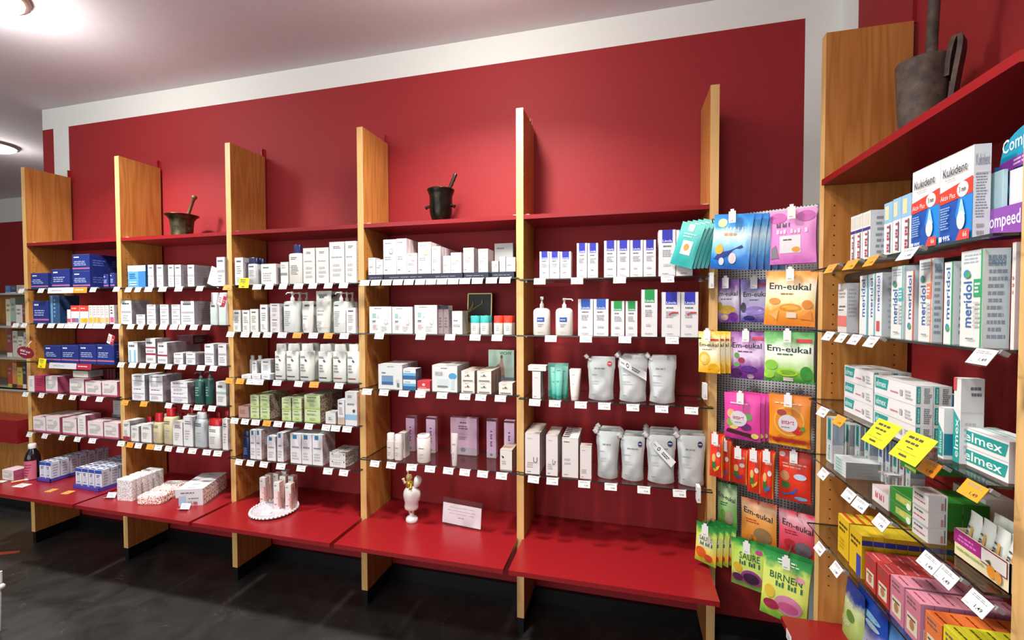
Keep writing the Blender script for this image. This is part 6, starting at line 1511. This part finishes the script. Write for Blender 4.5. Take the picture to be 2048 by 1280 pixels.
g.add(vs, [(4 * i + j, 4 * i + (j + 1) % 4, 4 * i + 4 + (j + 1) % 4, 4 * i + 4 + j) for i in range(nn - 1) for j in range(4)], RST, False)
link('handle', g.mesh('handle'), o)
g = G(); a = Vector((XM + .01, c.y - .01, ZT + h * .5)); tp = atx(1872, -60, XM - .02); g.tube([a, a.lerp(tp, .5), tp], [.014, .012, .012], RST, 14); link('pestle', g.mesh('pestle'), o)

# ---------------------------------------------------------------- unit beyond the wall end at the far left
g = G(); lx0, lx1, ly0 = -5.1, -3.46, .02
WL = WOOD
g.box(lx1 - .03, ly0, .1, lx1, ly0 + .4, 1.62, WL, dict(F=WEDGE)); g.box(lx0, ly0, .1, lx0 + .03, ly0 + .4, 1.62, WL); g.box(lx0, ly0 + .38, .1, lx1, ly0 + .4, 1.62, WL); g.box(lx0, ly0 + .01, .1, lx1, ly0 + .05, .9, WL); g.box(lx0, ly0 - .012, .1, lx1 - .08, ly0 + .01, .15, WEDGE)
g.box(lx0, ly0 + .05, 0, lx1 - .05, ly0 + .35, .1, BLACK)
for z in (.9, 1.13, 1.36, 1.6):
    g.box(lx0, ly0, z - .012, lx1, ly0 + .38, z, '#a9a6a0')
o = link('display_cabinet', g.mesh('display_cabinet')); tag(o, 'wooden display cabinet beyond the wall end at the far left', 'cabinet')
g = G(); q = aty(34, 842, ly0 - .15); zl = aty(34, 888, ly0 - .15).z; g.box(lx0, ly0 - .15, zl, q.x, ly0 - .013, q.z, REDB); link('drawer', g.mesh('drawer'), o)
rng = random.Random(3); k = 0
for z, cols in ((.9, ['#a83a34', '#c9824a', '#c8b43a', '#3a3440', '#c04a3c', '#e0ddd6']), (1.13, ['#dcd6ca', '#b9c4b4', '#d8d0c0', '#8a3a3a', '#c9c2b4']), (1.36, ['#e2dccc', '#d9cfb0', '#9cb4a4', '#e0dcd0', '#7d3a3c']), (1.6, ['#3a6aa8', '#2c3c5c', '#c9b4a8', '#e0ddd8'])):
    x = -3.99
    while x < lx1 - .1:
        wv = rng.uniform(.035, .07); hv = rng.uniform(.15, .21) if z < 1.5 else rng.uniform(.03, .06); c_ = cols[k % len(cols)]
        me = ST(c_, [('l', .1, .5, .9, .85, 2, '#8a8680'), ('r', 0, 0, 1, .15, cols[(k + 2) % len(cols)])], (), ms={'R': M(c_)}, seed=k)(wv, .09, hv)
        o = link('carton', me, loc=(x + wv / 2, ly0 + .1, z)); o.name = 'small_carton'; reg(o, 'small mixed carton', 'carton', (0, 'A'), x, end={.9: 'lowest', 1.13: 'second', 1.36: 'third', 1.6: 'top'}[z] + ' shelf of the far left cabinet', group='cartons in the far left cabinet'); k += 1
        x += wv + .004
# dark red oval hanging sign
p = aty(51, 705, -.3); g = G(); n = 28; rx, rz_ = .062, .036
g.add([(0, -.001, 0)] + [(rx * math.cos(2 * PI * i / n), -.001, rz_ * math.sin(2 * PI * i / n)) for i in range(n)], [(0, 1 + i, 1 + (i + 1) % n) for i in range(n)], '#7c1226'); g.add([(0, .001, 0)] + [(rx * math.cos(2 * PI * i / n), .001, rz_ * math.sin(2 * PI * i / n)) for i in range(n)], [(0, 1 + (i + 1) % n, 1 + i) for i in range(n)], '#7c1226')
g.art(lambda a, b, k: (-rx + a * 2 * rx, -.0015 - EPS * k, -rz_ + b * 2 * rz_), [('t', '~', .2, .52, .5, .72, '#ead6dc'), ('t', '~', .56, .5, .8, .66, '#ead6dc'), ('l', .22, .28, .8, .42, 1, '#ead6dc')])
o = link('oval_sign', g.mesh('oval_sign'), loc=(p.x, -.3, p.z), rot=(0, .18, .1)); tag(o, 'dark red oval hanging sign with white writing on the leftmost oak panel', 'sign')
g = G(); g.tube([(.0, .0, .03), (.012, .004, .055), (.004, .02, .07)], .0022, M('#cfcfcf', .3)); link('wire_clip', g.mesh('wire_clip'), o)
# small red and white promotional leaflets
for (u, v, y, nm) in ((224, 680, -.3, 'red and white leaflet on the second shelf edge between the first two bays'), (447, 602, -.3, 'red and white leaflet on the panel between the second and third bay')):
    p = aty(u, v, y); card('leaflet', nm, 'leaflet', (p.x, y, p.z + .028), .05, .055, '#ece6e4', (0, .35, 0), [('r', .55, 0, 1, 1, '#b8283c'), ('l', .05, .2, .5, .8, 3, '#c97a80'), ('l', .6, .3, .95, .7, 2, '#e8c0c4')])
p = aty(428, 570, -.24); g = G(); g.box(-.05, 0, 0, .03, .002, .1, '#e4e6e8'); tag(link('leaflet', g.mesh('leaflet'), loc=(p.x, -.24, ZS[(2, 'A')] + .001), rot=(.0, .35, .0)), 'tilted white leaflet standing at the end of the top glass shelf by the oak panel', 'leaflet')

# white wire stand at the lower left corner of the view
b0 = atz(-2, 1262, 0); dep = (Vector((b0.x, b0.y, .3)) - CAM).dot(FW)
WT = M('#d8d6d0', .35)
kx = 14 * dep / FPX; zt = b0.z + (1262 - 1170) * dep / FPX
g = G()
g.tube([(b0.x, b0.y, 0), (b0.x + kx * .25, b0.y, zt * .5), (b0.x + kx * .5, b0.y, zt)], .006, WT); g.tube([(b0.x - .35, b0.y, zt), (b0.x + kx * .9, b0.y, zt)], .005, WT)
g.tube([(b0.x - .35, b0.y, 0), (b0.x - .35, b0.y, zt * 1.25)], .006, WT); g.tube([(b0.x - .35, b0.y, zt * .35), (b0.x + kx * .1, b0.y, zt * .35)], .004, WT)
g.tube([(b0.x - .02, b0.y + .02, zt), (b0.x - .02, b0.y + .02, zt * 1.25)], .007, WT)
for yy in (.3,):
    g.tube([(b0.x - .35, b0.y - yy, 0), (b0.x - .35, b0.y - yy, zt * 1.25)], .006, WT); g.tube([(b0.x - .35, b0.y - yy, zt), (b0.x - .35, b0.y, zt)], .005, WT)
o = link('wire_stand', g.mesh('wire_stand')); tag(o, 'white tubular metal stand partly seen at the lower left floor', 'stand')
g = G(); g.lathe([(.001, -.012), (.011, -.006), (.012, .004), (.006, .012), (.001, .013)], WT, 14, (b0.x + kx * .9, b0.y, zt + .002)); link('ball_end', g.mesh('ball_end'), o)



finish_labels()
